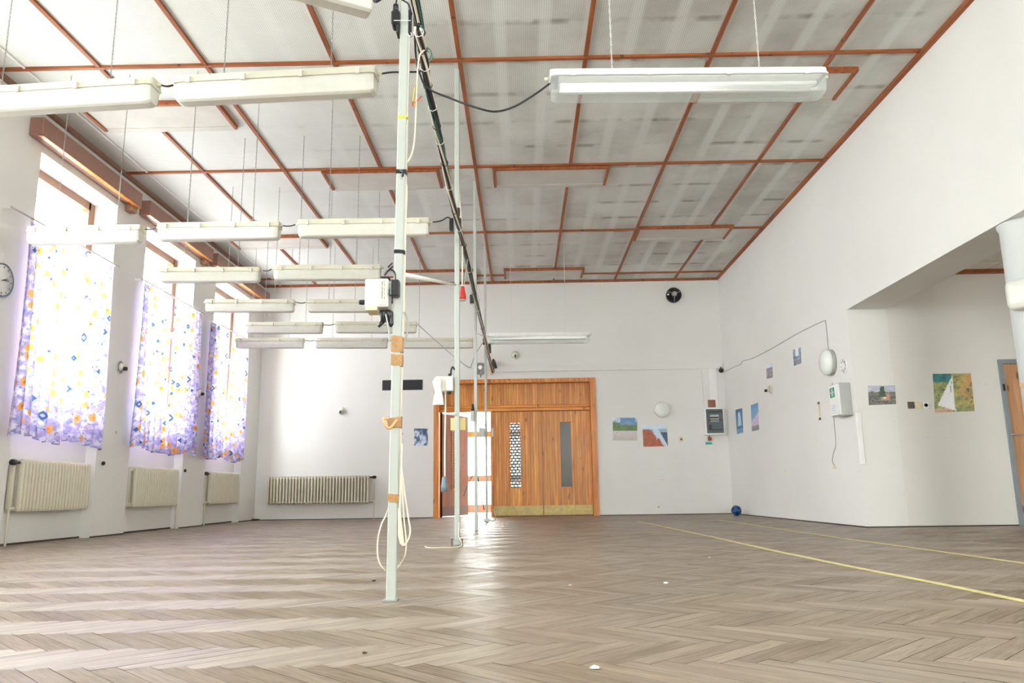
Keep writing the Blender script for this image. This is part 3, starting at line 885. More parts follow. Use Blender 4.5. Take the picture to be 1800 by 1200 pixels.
# switch box on the nearest post
p0, p1 = a1(642, 545), a1(684, 491)
t = thing('switch_box', 'white switch box beside the nearest post, with black plugs underneath', 'switch box', (p0.x, y1, p0.z))
xm = a1(664, 520).x
MB().bbox(p0.x, p1.x, y1 - .02, y1 + .10, p0.z + .012, p1.z, .006).build('case', 'whitep', t)
MB().box(p0.x + .004, xm, y1 - .018, y1 + .09, p0.z - .004, p0.z + .012).build('base_strip', 'creamp', t)
MB().bbox(xm + .008, p1.x - .006, y1 - .024, y1 - .019, p0.z + .02, p1.z - .01, .002).build('front_plate', 'beige', t)
b = MB(); rr = random.Random(5)
for k in range(9):
    zz = p0.z + .05 + k * .009; b.box(xm + .022, xm + .022 + rr.uniform(.003, .006), y1 - .0248, y1 - .024, zz, zz + .006)
for k in range(5):
    zz = p0.z + .045 + k * .02; b.box(xm + .034, xm + .036, y1 - .0248, y1 - .024, zz, zz + .014)
b.build('printed_marks', 'inkgrey', t)
MB().lathe([(.010, 0), (.012, .006), (.012, .03), (.008, .034)], (p0.x - .035, y1 + .03, p0.z + .045), 'x', 10).build('knob', 'black', t)
for dx, tilt in ((0, -.02), (.02, .02)):
    px = a1(672, 550).x + dx
    MB().lathe([(.016, 0), (.02, -.012), (.015, -.03), (.012, -.05)], (px, y1 + .03, p0.z + .004), 'z', 10).tube([(px, y1 + .03, p0.z - .045), (px + tilt, y1 + .02, p0.z - .075)], [.012, .007], 8).build('plug', 'black', t)
for dx in (0, .02):
    px = a1(672, 490).x + dx
    MB().lathe([(.014, 0), (.014, .012), (.009, .02)], (px, y1 + .03, p1.z), 'z', 10).build('cable_gland', 'black', t)
b = MB().tube(smooth_path([a1(676, 484), a1(682, 476), a1(688, 474), a1(694, 480), a1(695, 496)]), .0045, 6); b.build('lead', 'black', t)
b = MB().tube(smooth_path([a1(682, 470, -.005), a1(690, 462, -.005)]), .004, 5).tube(smooth_path([a1(684, 474, -.005), a1(691, 468, -.005)]), .004, 5); b.build('tie', 'black', t)
MB().tube(smooth_path([a1(686, 548), a1(688, 558), a1(689, 572)]), [.012] * 6 + [.009] * 6 + [.005], 6).build('lead', 'black', t)
MB().tube(smooth_path([a1(678, 552), a1(682, 572), a1(685, 600)]), .004, 6).build('lead', 'greycable', t)
p0, p1 = a1(688.5, 524), a1(704.5, 495.5)
t = thing('junction_box', 'dark square box mounted on the front of the nearest post', 'junction box', (p0.x, y1, p0.z))
MB().bbox(p0.x, p1.x, y1 - .05, y1 - .007, p0.z, p1.z, .005).build('box', 'bluegrey' if False else 'black', t)
MB().bbox(p0.x - .01, p0.x, y1 - .03, y1 + .01, p0.z + .01, p0.z + .035, .003).build('switch', 'black', t)
MB().tube([(p0.x + .006, y1 - .02, p0.z), (p0.x + .006, y1 - .02, p0.z - .03)], .004, 6).build('lead', 'black', t)

# cables at the nearest post
cy = .05
cable('hanging_cable', [a1(746, 88, cy), a1(737, 100, cy), a1(733, 140, cy), a1(731, 200, cy), a1(728, 250, cy), a1(722, 275, cy), a1(710, 297, cy), a1(715, 330, .03), a1(713, 400, .03), a1(711, 500, .03), a1(708.5, 600, .03), a1(706, 700, .03), a1(704.5, 790, .03), a1(709, 850, .02), a1(717, 905, .0), a1(721, 935, -.0), a1(714, 954, 0), a1(707, 957, -.01), a1(702.5, 940, -.01), a1(702.5, 900, -.01), a1(704, 860, -.01), a1(706, 800, .0)], .0042, 'creamcable', 'long cream cable running down the nearest post, looped near its foot')
cable('hanging_cable', [a1(707, 780, -.01), a1(706, 840, -.02), a1(710, 910, 0), a1(714, 950, 0), a1(712, 975, 0.02), a1(703, 992, .06), a1(690, 1004, .07), a1(675, 1000, .06), a1(665, 982, .05), a1(664, 950, .05), a1(671, 920, .05), a1(679, 905, .06), a1(687, 880, .07)], .0036, 'creamcable', 'thin cream loop hanging round the foot of the nearest post')
cable('hanging_cable', [a1(709, 553, .02), a1(712, 549, .02), a1(716, 558, .02), a1(717, 575, .02), a1(714, 590, .02), a1(709, 604, .02)], .004, 'greycable', 'short grey cable arching off the nearest post above its tape')
solo('tape_roll_strip', MB().loft([[tuple(a1(x0, yy, 0)), tuple(a1(x1, yy, 0)), tuple(a1(x1, yy, .012)), tuple(a1(x0, yy, .012))] for yy, x0, x1 in ((893, 699, 704), (915, 699, 706), (940, 699, 709), (956, 703, 711))]), 'creamcable', 'flat tan strap hanging at the foot of the nearest post', 'strap')
# wires with a connector
t = thing('wire_end', 'yellow and red wire ends dangling right of the nearest post', 'wire', a1(728, 185, cy))
MB().tube(smooth_path([a1(729, 150, cy), a1(727, 165, cy), a1(725, 182, cy), a1(728, 185, cy), a1(731, 172, cy)]), .003, 6).build('wire', 'yellow', t)
MB().tube(smooth_path([a1(725, 178, cy), a1(726, 186, cy), a1(730, 180, cy), a1(741, 169, cy)]), .0035, 6).build('wire', 'red', t)

# cable bundle along the heads of the posts
BP = [(728, -8), (735, 50), (745, 100), (752, 150), (765, 210), (775, 255), (788, 320), (803, 385), (815, 430), (830, 500), (842, 550), (854, 600), (862, 622)]
bp = [on(0, -.535, *p) for p in BP]
bp = [Vector((-.535, p.y, p.z)) for p in bp if p.y < 12.9]
bp = [Vector((-.535, bp[0].y - 3.2, bp[0].z + .1))] + bp + [Vector((-.535, 13.2, 2.66)), Vector((-.535, 14.6, 2.70))]
path = smooth_path(bp, 8)
t = thing('cable_bundle', 'twisted bundle of black and pale cables strung along the post heads', 'cable bundle', (-.535, bp[0].y, bp[0].z))
for k, (mt, r) in enumerate((('black', .010), ('creamcable', .008), ('black', .008), ('creamcable', .007), ('greencable', .006), ('black', .008))):
    pts = []
    for i, p in enumerate(path):
        a = k * 1.05 + i * .16; pts.append(p + Vector((math.cos(a) * .017, 0, math.sin(a) * .017)))
    MB().tube(pts, r, 6).build('cable', mt, t)
for k in range(2, len(path) - 4, 5):
    p = path[k]; MB().tube([(p.x + .027 * math.cos(a * PI / 4), p.y, p.z + .027 * math.sin(a * PI / 4)) for a in range(8)], .003, 4, True).build('cable_tie', 'whitep' if k % 2 else 'black', t)
# coil and lump on the bundle
p = on(0, -.54, 748, 96)
t = thing('cable_coil', 'small coil of green and pale cable on the bundle beside the nearest post', 'cable coil', p)
for k, (mt, rad) in enumerate((('greencable', .045), ('creamcable', .038), ('greencable', .035))):
    MB().tube([(p.x + rad * .8 * math.cos(a * PI / 6) + .005 * k, p.y + .01 * k, p.z + rad * math.sin(a * PI / 6)) for a in range(12)], .005, 6, True).build('loop', mt, t)
for px, py, w, hh, lb in ((735, 40, .03, .07, 'black connector on the bundle right by the nearest post head'), (739, 72, .022, .05, 'black connector on the bundle just above the cable coil'), (805, 372, .03, .07, 'black connector on the bundle where it meets the second post')):
    p = on(0, -.55, px, py); solo('connector', MB().bbox(p.x - w * .6, p.x + w * .6, p.y - .02, p.y + .02, p.z - hh / 2, p.z + hh / 2, .006), 'black', lb, 'connector', 'connectors on the bundle')

# black feed cables
a2e, Rs = ENDS['a2'][1], ENDS['R'][0]
cable('lamp_cable', [a2e + Vector((.02, 0, .03)), on(1, a2e.y, 690, 127), on(1, a2e.y, 735, 126), on(1, a2e.y, 743, 122)], .006, 'black', 'black feed cable from the front row lamp to the bundle')
cable('lamp_cable', [on(1, 4.1, 728, 20), on(1, 4.1, 731, 100), on(1, 4.15, 738, 130), on(1, 4.2, 752, 155), on(1, 4.25, 790, 172), on(1, 4.3, 840, 190), on(1, 4.35, 872, 196), on(1, 4.4, 905, 187), on(1, 4.4, 940, 166), on(1, Rs.y, 966, 147)], .0065, 'black', 'sagging black cable feeding the large clear lamp')
b3e = ENDS['b3'][1]
cable('lamp_cable', [b3e + Vector((.02, 0, .03)), on(1, b3e.y, 775, 388), on(1, b3e.y, 787, 382), on(1, b3e.y, 793, 386)], .007, 'black', 'black feed cable from the second row lamp to the second post')
e2e = ENDS['e2'][1]
cable('lamp_cable', [e2e + Vector((.02, 0, .02)), on(1, 11.6, 760, 593), on(1, 11.6, 800, 628), on(1, 11.6, 824, 645), on(1, 11.7, 829, 640), on(1, 12.0, 836, 622), on(1, 12.7, 850, 600)], .007, 'greycable', 'slanting grey cable from the fifth row lamp down towards the far posts')
p = on(1, 4.4, 650, 6)
cable('lamp_cable', [ENDS['z'][1] + Vector((.01, 0, .01)), on(1, 3.7, 659, 3), on(1, 3.7, 672, -4), on(1, 3.7, 690, -20)], .008, 'black', 'black cable leaving the lamp at the top frame edge')
solo('tube_rod', MB().tube([(PX + .03, PY[0] + .03, P1z(476)), on(1, 7.06, 800, 500)], .012, 10), 'whitep', 'white rod slanting from the nearest post to the second post', 'rod')

# second post: junction, switch box, cloth, plugs
y2 = PY[1] - .02


def a2(px, py, dy=0.0): return on(1, y2 + dy, px, py)


p0, p1 = a2(790, 405), a2(797, 384)
t = thing('junction_box', 'black junction box on the second post, fed by the second row lamp', 'junction box', (p0.x, y2, p0.z))
MB().bbox(p0.x, p1.x, y2 - .02, y2 + .04, p0.z, p1.z, .005).build('box', 'black', t)
MB().bbox(a2(804, 0).x, a2(810, 0).x, y2 - .02, y2 + .04, p0.z - .02, p1.z, .005).build('terminal', 'black', t)
p0, p1 = a2(766, 688), a2(797, 661)
t = thing('switch_box', 'beige switch box on the left of the second post, under a white cloth', 'switch box', (p0.x, y2, p0.z))
MB().bbox(p0.x, p1.x, y2 - .02, y2 + .1, p0.z, p1.z, .006).build('case', 'beige', t)
MB().bbox(a2(786, 0).x, p1.x - .006, y2 - .03, y2 - .02, p0.z + .01, p1.z - .008, .003).build('front_plate', 'whitep', t)
MB().lathe([(.02, 0), (.02, -.014), (.012, -.026)], (a2(791, 0).x, y2, p0.z), 'z', 10).build('plug', 'black', t)
MB().lathe([(.016, 0), (.016, .02), (.01, .028)], (a2(791, 0).x, y2 + .02, p1.z), 'z', 10).tube(smooth_path([(a2(793, 0).x, y2 + .02, p1.z + .02), a2(793, 650), a2(796, 645), a2(799, 650)]), .008, 6).build('cable_gland', 'black', t)
# white cloth
rings = []
for py, x0, x1 in ((664, 764, 774), (672, 760, 776), (680, 763, 775), (690, 764, 777), (700, 762, 779), (711, 760, 780)):
    L0, L1 = a2(x0, py, -.06), a2(x1, py, -.06); rings.append([tuple(L0 + (L1 - L0) * s + Vector((0, .012 * math.sin(s * 9 + py * .1), 0))) for s in (0, .25, .5, .75, 1)] + [tuple(L0 + (L1 - L0) * s + Vector((0, .03 + .012 * math.sin(s * 9 + py * .1), 0))) for s in (1, .75, .5, .25, 0)])
solo('cloth', MB().loft(rings, True), 'paper', 'white cloth bag hanging from the box on the second post', 'cloth')
cx = [a2(783, 686), a2(783, 720), a2(782, 780), a2(782, 838)]
t = thing('socket_lead', 'grey socket dangling on a cream lead before the dark open door leaf', 'extension socket', a2(780, 864))
MB().tube(smooth_path(cx), .008, 6).build('lead', 'creamcable', t)
c = a2(781, 864); MB().lathe([(.03, c.z), (.032, c.z + .05), (.024, c.z + .09), (.02, c.z + .125), (.01, c.z + .135)], (c.x, c.y, 0), 'z', 12).build('socket', 'bluegrey', t)
solo('strut', MB().tube([a2(779, 726, -.05), a2(803, 729, -.0)], .01, 8), 'whitep', 'short white strut at the side of the second post, at door height', 'strut')
c = a2(813, 530); t = thing('power_plug', 'red power plug hanging on a white lead beside the second post', 'plug', c)
c0, c1 = a2(813, 526, .1), a2(812.5, 505, .1)
MB().lathe([(.034, c0.z), (.036, c0.z + .03), (.026, c0.z + .07), (.02, c1.z), (.012, c1.z + .01)], (c0.x, c0.y, 0), 'z', 14).build('plug', 'red', t)
MB().lathe([(.03, c0.z - .012), (.03, c0.z)], (c0.x, c0.y, 0), 'z', 14).build('plug_face', 'greybox', t)
MB().tube(smooth_path([a2(806, 300, .1), a2(808, 350, .1), a2(812, 400, .1), a2(813, 450, .1), a2(812.5, 505, .1)]), .0075, 6).build('lead', 'creamcable', t)
cable('hanging_cable', [a2(822, 455, .1), a2(820, 470, .1), a2(817, 490, .1), a2(815, 505, .1)], .005, 'greycable', 'thin grey cable dropping from the bundle to the red plug')
p0, p1 = a2(792, 756, .05), a2(818, 734, .05)
solo('card', MB().box(p0.x, p1.x, p0.y, p0.y + .006, p0.z, p1.z), 'yelpaper', 'yellow card hanging behind the second post', 'card')
cable('floor_cable', [a2(805, 895, 0), a2(807, 920, 0), a2(806, 940, -.05), (PX + .05, y2 - .18, .012), (PX - .1, y2 - .28, .006), (PX - .22, y2 - .25, .006), (PX - .27, y2 - .1, .006)], .005, 'creamcable', 'cream cable end lying at the foot of the second post')
t = thing('clamp', 'zinc clamp with bolts at the foot of the second post', 'clamp', (PX, y2, 0))
MB().bbox(PX - .034, PX + .034, y2 - .02, y2 + .06, .008, .05, .004).build('bracket', 'steel', t)
for s in (-1, 1): MB().lathe([(.008, 0), (.008, .06), (.012, .062), (.012, .07)], (PX + s * .044, y2 - .01, .0), 'z', 8).build('bolt', 'steel', t)

# third and fourth posts
y3 = PY[2] - .03


def a3(px, py, dy=0.0): return on(1, y3 + dy, px, py)


p0, p1 = a3(826, 534), a3(833, 518)
t = thing('junction_box', 'black junction box on the third post with loose wire loops', 'junction box', (p0.x, y3, p0.z))
MB().bbox(p0.x, p1.x, y3 - .03, y3 + .04, p0.z, p1.z, .006).build('box', 'black', t)
MB().tube(smooth_path([a3(829, 534), a3(834, 541), a3(841, 538), a3(842, 528), a3(838, 515)]), .005, 5).build('wire', 'greycable', t)
MB().tube(smooth_path([a3(826, 524), a3(823, 522), a3(820, 528)]), .004, 5).build('wire', 'greycable', t)
cable('hanging_cable', [a3(835, 540), a3(836, 570), a3(838, 584), a3(846, 589), a3(854, 590, .6)], .006, 'greycable', 'dark grey cable hanging down the third post to the far lamp')
p0, p1 = a3(827, 740), a3(834, 722)
t = thing('switch_box', 'small grey switch box on the third post, seen against the bright doorway', 'switch box', (p0.x, y3, p0.z))
MB().bbox(p0.x, p1.x, y3 - .03, y3 + .05, p0.z, p1.z, .006).build('case', 'greybox', t)
MB().lathe([(.02, p1.z), (.02, p1.z + .03), (.008, p1.z + .09)], (p0.x + .03, y3, 0), 'z', 10).build('plug', 'black', t)
y4 = PY[3] - .03


def a4(px, py, dy=0.0): return on(1, y4 + dy, px, py)


p0, p1 = a4(842, 768), a4(850, 752)
t = thing('switch_box', 'grey switch box on the farthest post with an arched cable', 'switch box', (p0.x, y4, p0.z))
MB().bbox(p0.x, p1.x + .02, y4 - .05, y4 + .05, p0.z, p1.z, .008).build('case', 'greybox', t)
MB().bbox(a4(857.5, 0).x, a4(861, 0).x, y4 - .03, y4 + .05, p0.z, p1.z, .008).build('socket', 'greybox', t)
MB().tube(smooth_path([a4(844, 752), a4(846, 746), a4(851, 745), a4(853, 750)]), .008, 6).build('cable', 'greycable', t)
MB().tube(smooth_path([a4(846, 768), a4(846, 790), a4(845, 810)]), .005, 5).build('lead', 'greycable', t)
cable('hanging_cable', [a4(845, 800), a4(842, 820), a4(825, 845), a4(815, 872)], .006, 'black', 'thin dark cable slanting left in the bright doorway', 'cable')
cable('hanging_cable', [a4(836, 820, -.8), a4(842, 850, -.5), a4(848, 880, -.2), a4(851, 896)], .008, 'black', 'thin dark cable slanting right to the foot of the farthest post', 'cable')
p0, p1 = a4(849, 606), a4(854, 594)
t = thing('junction_box', 'black and white terminal box joining the far clear lamp to its post', 'junction box', (p0.x, y4, p0.z))
MB().bbox(p0.x, p1.x, y4 - .04, y4 + .02, p0.z, p1.z, .005).build('box', 'black', t)
MB().bbox(p1.x, a4(864, 0).x, y4 - .06, y4 + .02, p0.z + .02, p1.z + .05, .006).build('terminal', 'whitep', t)
p0, p1 = a4(858.5, 621), a4(863, 605)
solo('connector', MB().bbox(p0.x, p1.x, y4 - .05, y4, p0.z, p1.z, .006), 'black', 'black connector just below the far clear lamp joint', 'connector')
yb = YB - .01
p0, p1 = on(1, yb, 867, 648), on(1, yb, 874, 636)
cable('hanging_cable', [Vector((-.535, 14.6, 2.70)), on(1, YB - .1, 867, 633), on(1, YB - .06, 870, 641), on(1, YB - .06, 872, 647)], .028, 'black', 'thick black cable end tied off at the back wall above the doorway')
p0, p1 = on(1, yb, 860.5, 659), on(1, yb, 865, 637)
solo('insulator', MB().lathe([(.03, p0.z), (.035, p0.z + .03), (.02, p0.z + .05), (.022, p1.z - .03), (.03, p1.z)], ((p0.x + p1.x) / 2, YB - .05, 0), 'z', 12), 'creamp', 'cream insulator on the back wall above the doorway', 'insulator')
t = thing('clamp', 'small clamp and cable curl at the foot of the farthest post', 'clamp', (PX, y4, 0))
MB().bbox(PX - .05, PX + .05, y4 - .02, y4 + .07, .008, .05, .004).build('bracket', 'steel', t)
MB().tube(smooth_path([(PX + .05, y4, .02), (PX + .12, y4, .015), (PX + .14, y4 + .02, .08), (PX + .1, y4 + .02, .2)]), .006, 6).build('cable', 'greycable', t)

# ------------------------------------------------------------------ on the back wall


def rectY(x0, y0, x1, y1, Y=YB):
    a, c = on(1, Y, x0, y1), on(1, Y, x1, y0); return a.x, c.x, a.z, c.z


x0, x1, z0, z1 = rectY(672, 667, 743, 686)
solo('sign_board', MB().bbox(x0, x1, YB - .012, YB, z0, z1, .003), 'sign', 'blank black board on the back wall behind the nearest post', 'board')


def round_lamp_y(px, py, r, label):
    c = on(1, YB, px, py); t = thing('wall_lamp', label, 'lamp', (c.x, YB, c.z - r))
    MB().lathe([(r * .95, 0), (r * 1.0, -.03), (r * .98, -.045)], (c.x, YB, c.z), 'y', 32).build('base', 'whitep', t)
    MB().lathe([(r * .97, -.045), (r * .93, -.075), (r * .78, -.1), (r * .5, -.118), (.01, -.123)], (c.x, YB, c.z), 'y', 32).build('glass_shade', 'ivory', t)


round_lamp_y(1163, 720, .155, 'round opal wall lamp on the back wall above two landscape prints')


def sensor_y(px, py, r, label):  # round wall sensor: base and dome with a black lens
    c = on(1, YB, px, py); t = thing('wall_sensor', label, 'sensor', (c.x, YB, c.z - r))
    MB().lathe([(r, 0), (r, -.015), (r * .8, -.03)], (c.x, YB, c.z), 'y', 20).build('base', 'cream', t)
    MB().lathe([(r * .6, -.03), (r * .62, -.05), (r * .3, -.08), (.004, -.082)], (c.x, YB, c.z), 'y', 16).build('dome', 'whitep', t)
    MB().bbox(c.x - .016, c.x + .012, YB - .1, YB - .06, c.z - r * .7, c.z - .0, .004).build('lens', 'black', t)


sensor_y(600, 722, .075, 'small round detector on the back wall above the long radiator')
sensor_y(906, 624, .08, 'small round detector on the back wall right of the bundle end')
c = on(1, YB, 845, 648)
t = thing('wall_fan', 'round white vent fan with grille above the pine doorway', 'fan', (c.x, YB, c.z - .12))
MB().lathe([(.125, 0), (.125, -.02), (.105, -.024), (.1, -.012), (.02, -.012)], (c.x, YB, c.z), 'y', 28).build('ring', 'greybox', t)
MB().lathe([(.05, -.012), (.05, -.05), (.03, -.06)], (c.x, YB, c.z + .02), 'y', 16).build('hub', 'whitep', t)
b = MB()
for k in range(12):
    a = k * PI / 6; b.tube([(c.x + .03 * math.cos(a), YB - .04, c.z + .03 * math.sin(a)), (c.x + .115 * math.cos(a), YB - .03, c.z + .115 * math.sin(a))], .004, 5)
b.build('grille', 'steel', t)
MB().tube([(c.x, YB - .02, c.z - .12), (c.x, YB - .03, c.z - .17)], .008, 6).build('pull_cord', 'black', t)
c = on(1, YB, 1183, 520)
t = thing('wall_fan', 'round black wall fan with three thin spokes, near the ceiling in the right corner', 'fan', (c.x, YB, c.z - .15))
MB().lathe([(.14, 0), (.15, -.03), (.15, -.1), (.135, -.11), (.12, -.07), (.03, -.06)], (c.x, YB, c.z), 'y', 32).build('housing', 'black', t)
MB().lathe([(.05, -.06), (.05, -.11), (.045, -.12), (.022, -.12)], (c.x + .01, YB, c.z + .02), 'y', 20).build('hub', 'greybox', t)
b = MB()
for a in (PI / 2 + PI, PI * .15 + PI * .0, PI * .85):
    b.tube([(c.x + .01, YB - .11, c.z + .02), (c.x + .142 * math.cos(a), YB - .108, c.z + .142 * math.sin(a))], .006, 5)
b.build('spoke', 'steel', t)
MB().lathe([(.02, -.11), (.018, -.12)], (c.x - .115, YB, c.z + .005), 'y', 12).build('badge', 'whitep', t)

# trunking
x0, x1, z0, z1 = rectY(874, 645, 1277, 655); zt = on(1, YB, 1075, 640).z; zb_ = on(1, YB, 1075, 650).z
solo('cable_trunking', MB().bbox(on(1, YB, 872, 645).x, XR - .02, YB - .035, YB - .002, zb_ - .01, zt + .01, .004), 'wall', 'long flat cable trunking running above the doorway to the corner', 'trunking')
x0, x1, z0, z1 = rectY(1237, 651, 1247.5, 718)
solo('cable_trunking', MB().bbox(x0, x1, YB - .03, YB, z0, zb_ - .01, .004), 'wall', 'left of two upright trunkings above the fuse cabinet', 'trunking')
x0, x1, z0, z1 = rectY(1249, 651, 1258, 718)
solo('cable_trunking', MB().bbox(x0, x1, YB - .04, YB, z0, zb_ - .01, .004), 'trimw', 'right of two upright trunkings above the fuse cabinet', 'trunking')
x0, x1, z0, z1 = rectY(1244, 703, 1256, 716)
solo('cover_plate', MB().bbox(x0, x1, YB - .06, YB - .04, z0, z1, .004), 'rust', 'square brown plate just above the fuse cabinet', 'plate')
x0, x1, z0, z1 = rectY(1238, 718, 1274, 765)
x1 = min(x1, XR - .09)
t = thing('fuse_cabinet', 'grey fuse cabinet with smoked window in the right back corner', 'cabinet', ((x0 + x1) / 2, YB, z0))
MB().bbox(x0, x1, YB - .14, YB, z0, z1, .006).build('case', 'whitep', t)
MB().bbox(x0 + .025, x1 - .02, YB - .15, YB - .14, z0 + .03, z1 - .02, .004).build('door', 'glassdark', t)
b = MB()
for f in (.12, .52, .86): b.box(x0 + .06, x1 - .04, YB - .1525, YB - .15, z0 + .03 + (z1 - z0 - .05) * f, z0 + .05 + (z1 - z0 - .05) * f)
b.box(x0 + .1, x0 + .26, YB - .1525, YB - .15, z0 + .31, z0 + .34).box(x0 + .06, x0 + .12, YB - .1525, YB - .15, z0 + .1, z0 + .19)
b.build('rail', 'black', t)
MB().bbox(x0 + .1, x1 - .1, YB - .1515, YB - .15, z0 + .25, z0 + .38, .001).build('switch_row', 'greybox', t)
c = on(1, YB, 1247, 771)
t = thing('emergency_switch', 'red emergency switch under the fuse cabinet', 'switch', (c.x, YB, c.z - .03))
MB().bbox(c.x - .03, c.x + .03, YB - .04, YB, c.z - .035, c.z + .035, .004).build('case', 'rust', t)
MB().lathe([(.022, -.04), (.026, -.055), (.02, -.07)], (c.x + .012, YB, c.z - .003), 'y', 14).build('button', 'red', t)
MB().lathe([(.01, -.02), (.01, -.05)], (c.x - .01, YB, c.z + .045), 'y', 10).build('key', 'black', t)
c = on(1, YB, 1246, 779)
solo('label_plate', MB().bbox(c.x - .065, c.x + .065, YB - .006, YB, c.z - .022, c.z + .022, .002), 'teal', 'small teal label under the red emergency switch', 'label')
c = on(1, YB, 1197, 772)
t = thing('wall_socket', 'ivory socket on the back wall right of the autumn river print', 'socket', (c.x, YB, c.z - .04))
MB().bbox(c.x - .04, c.x + .04, YB - .02, YB, c.z - .04, c.z + .04, .005).build('plate', 'creamp', t)
MB().lathe([(.018, -.02), (.016, -.022), (.01, -.018)], (c.x, YB, c.z), 'y', 14).build('insert', 'brownp', t)
c = on(1, YB, 1270, 651)
t = thing('camera_dome', 'small black camera in the right back corner under the trunking', 'camera', (XR - .06, YB - .04, c.z - .06))
MB().lathe([(.02, c.z - .05), (.045, c.z - .03), (.045, c.z + .01), (.02, c.z + .03)], (XR - .065, YB - .06, 0), 'z', 14).build('body', 'black', t)
MB().tube([(XR - .065, YB - .06, c.z + .03), (XR - .065, YB - .02, c.z + .07)], .012, 6).build('bracket', 'black', t)

# ------------------------------------------------------------------ prints


def vnoise(seed):
    r = random.Random(seed); g = {}

    def h(i, j):
        if (i, j) not in g: g[(i, j)] = r.random()
        return g[(i, j)]

    def f(x, y):
        i, j = math.floor(x), math.floor(y); u, v = x - i, y - j; u = u * u * (3 - 2 * u); v = v * v * (3 - 2 * v)
        return (h(i, j) * (1 - u) + h(i + 1, j) * u) * (1 - v) + (h(i, j + 1) * (1 - u) + h(i + 1, j + 1) * u) * v
    return lambda x, y: (f(x, y) + .5 * f(x * 2.1, y * 2.1) + .25 * f(x * 4.3, y * 4.3)) / 1.75


def lerp(a, b, t): t = max(0, min(1, t)); return tuple(x + (y - x) * t for x, y in zip(a, b))


def art_meadow(u, v, n):
    if v < .42: return lerp((.35, .42, .25), lerp((.62, .42, .60), (.80, .72, .78), n(u * 30, v * 30)), .35 + v + .7 * (n(u * 22, v * 26) - .5))
    if v < .62 + .1 * n(u * 4, 3) + .12 * (u < .3): return lerp((.03, .10, .03), (.14, .26, .07), n(u * 12, v * 12))
    if v < .80 + .14 * (n(u * 3, 1) - .3): return lerp((.06, .17, .36), (.20, .34, .52), n(u * 8, v * 8))
    return lerp((.08, .25, .50), (.75, .82, .9), (n(u * 5, v * 5) - .42) * 3)


def art_autumn(u, v, n):
    if v > .78: return lerp((.45, .62, .78), (.75, .82, .88), n(u * 4, v * 5))
    if u + v * .75 < .72 + .28 * n(u * 6, v * 6): return lerp((.16, .03, .015), (.62, .14, .05), n(u * 18, v * 18))
    if abs(u - (.62 + .35 * (.5 - v))) < .12 + .14 * (.7 - v): return (.55, .68, .82)
    if u > .62 and v < .62: return lerp((.015, .04, .09), (.07, .13, .22), n(u * 9, v * 9))
    return lerp((.16, .28, .44), (.4, .54, .68), n(u * 6, v * 6))


def art_snow(u, v, n):
    m = n(u * 4, v * 4); return lerp((.03, .08, .2), lerp((.25, .38, .6), (.85, .9, .97), n(u * 9, v * 9)), (m - .36) * 4)


def art_fall(u, v, n):
    d = abs(u - .5)
    if .3 < v < .86 and d < .12 + .3 * (.86 - v) + .06 * n(u * 8, v * 8): return lerp((.2, .4, .65), (.85, .92, .98), n(u * 12, v * 5))
    if v < .2: return lerp((.05, .2, .42), (.3, .5, .7), n(u * 8, v * 9))
    return lerp((.015, .10, .27), (.05, .22, .45), n(u * 5, v * 6))


def art_blossom(u, v, n):
    if v < .2: return lerp((.08, .09, .12), (.4, .38, .42), n(u * 14, v * 14))
    if v < .3 + .3 * u + .15 * n(u * 6, v * 6): return lerp((.45, .38, .62), (.80, .66, .80), n(u * 14, v * 14))
    return lerp((.30, .52, .76), (.10, .30, .60), v * 1.2 - .3 + .3 * n(u * 4, v * 4))


def art_lake(u, v, n):
    if v > .72: return lerp((.55, .66, .82), (.8, .84, .9), n(u * 5, v * 5))
    return lerp((.06, .08, .14), lerp((.45, .28, .34), (.55, .6, .72), n(u * 8, v * 14)), n(u * 12, v * 16) * 1.6 - .3)


def art_cliff(u, v, n):
    if v > .55 and abs(u - .5) < .2: return lerp((.6, .7, .82), (.8, .86, .92), v)
    return lerp((.07, .1, .17), (.42, .5, .62), n(u * 9, v * 9) * 1.5 - .3)


def art_village(u, v, n):
    if abs(u - .52) < .13 * (1.05 - v) + .05 and .4 < v < .97: return lerp((.015, .04, .02), (.08, .14, .07), n(u * 14, v * 14))
    if v > .62 + .12 * n(u * 7, 2): return lerp((.30, .34, .45), (.66, .68, .76), n(u * 5, v * 6))
    if .46 < u < .78 and .22 < v < .56: return lerp((.34, .13, .08), (.55, .35, .28), n(u * 14, v * 14)) if not (.55 < u < .65 and .32 < v < .42) else (.75, .7, .65)
    return lerp((.03, .04, .04), (.30, .27, .22), n(u * 13, v * 13) * 1.3 - .2)


def art_sail(u, v, n):
    xr = .5 + .03 * (1 - v); xl = .5 - .56 * (.93 - v)
    if .02 + .36 * (xr - u) < v < .93 and xl < u < xr:
        if abs(u - (.47 - .12 * (.8 - v))) < .012 and .5 < v < .82: return (.3, .32, .4)
        return (.88, .88, .9) if n(u * 5, v * 20) < .75 else (.85, .72, .55)
    if v > .78 and u < .5: return lerp((.005, .06, .10), (.02, .28, .26), n(u * 10, v * 10))
    if v < .1 and u < .45: return lerp((.55, .18, .06), (.7, .62, .5), n(u * 8, v * 8))
    m = n(u * 9, v * 9); w = max(0, min(1, (u - .55) * 1.6 + (v - .5) * .5))
    c = lerp(lerp((.10, .16, .06), (.45, .45, .14), m * 1.3), lerp((.50, .15, .05), (.70, .42, .14), n(u * 13, v * 13)), w * .9 + (n(u * 4, v * 4) - .5))
    return lerp(c, (.03, .06, .05), (n(u * 16, v * 22) - .62) * 5)


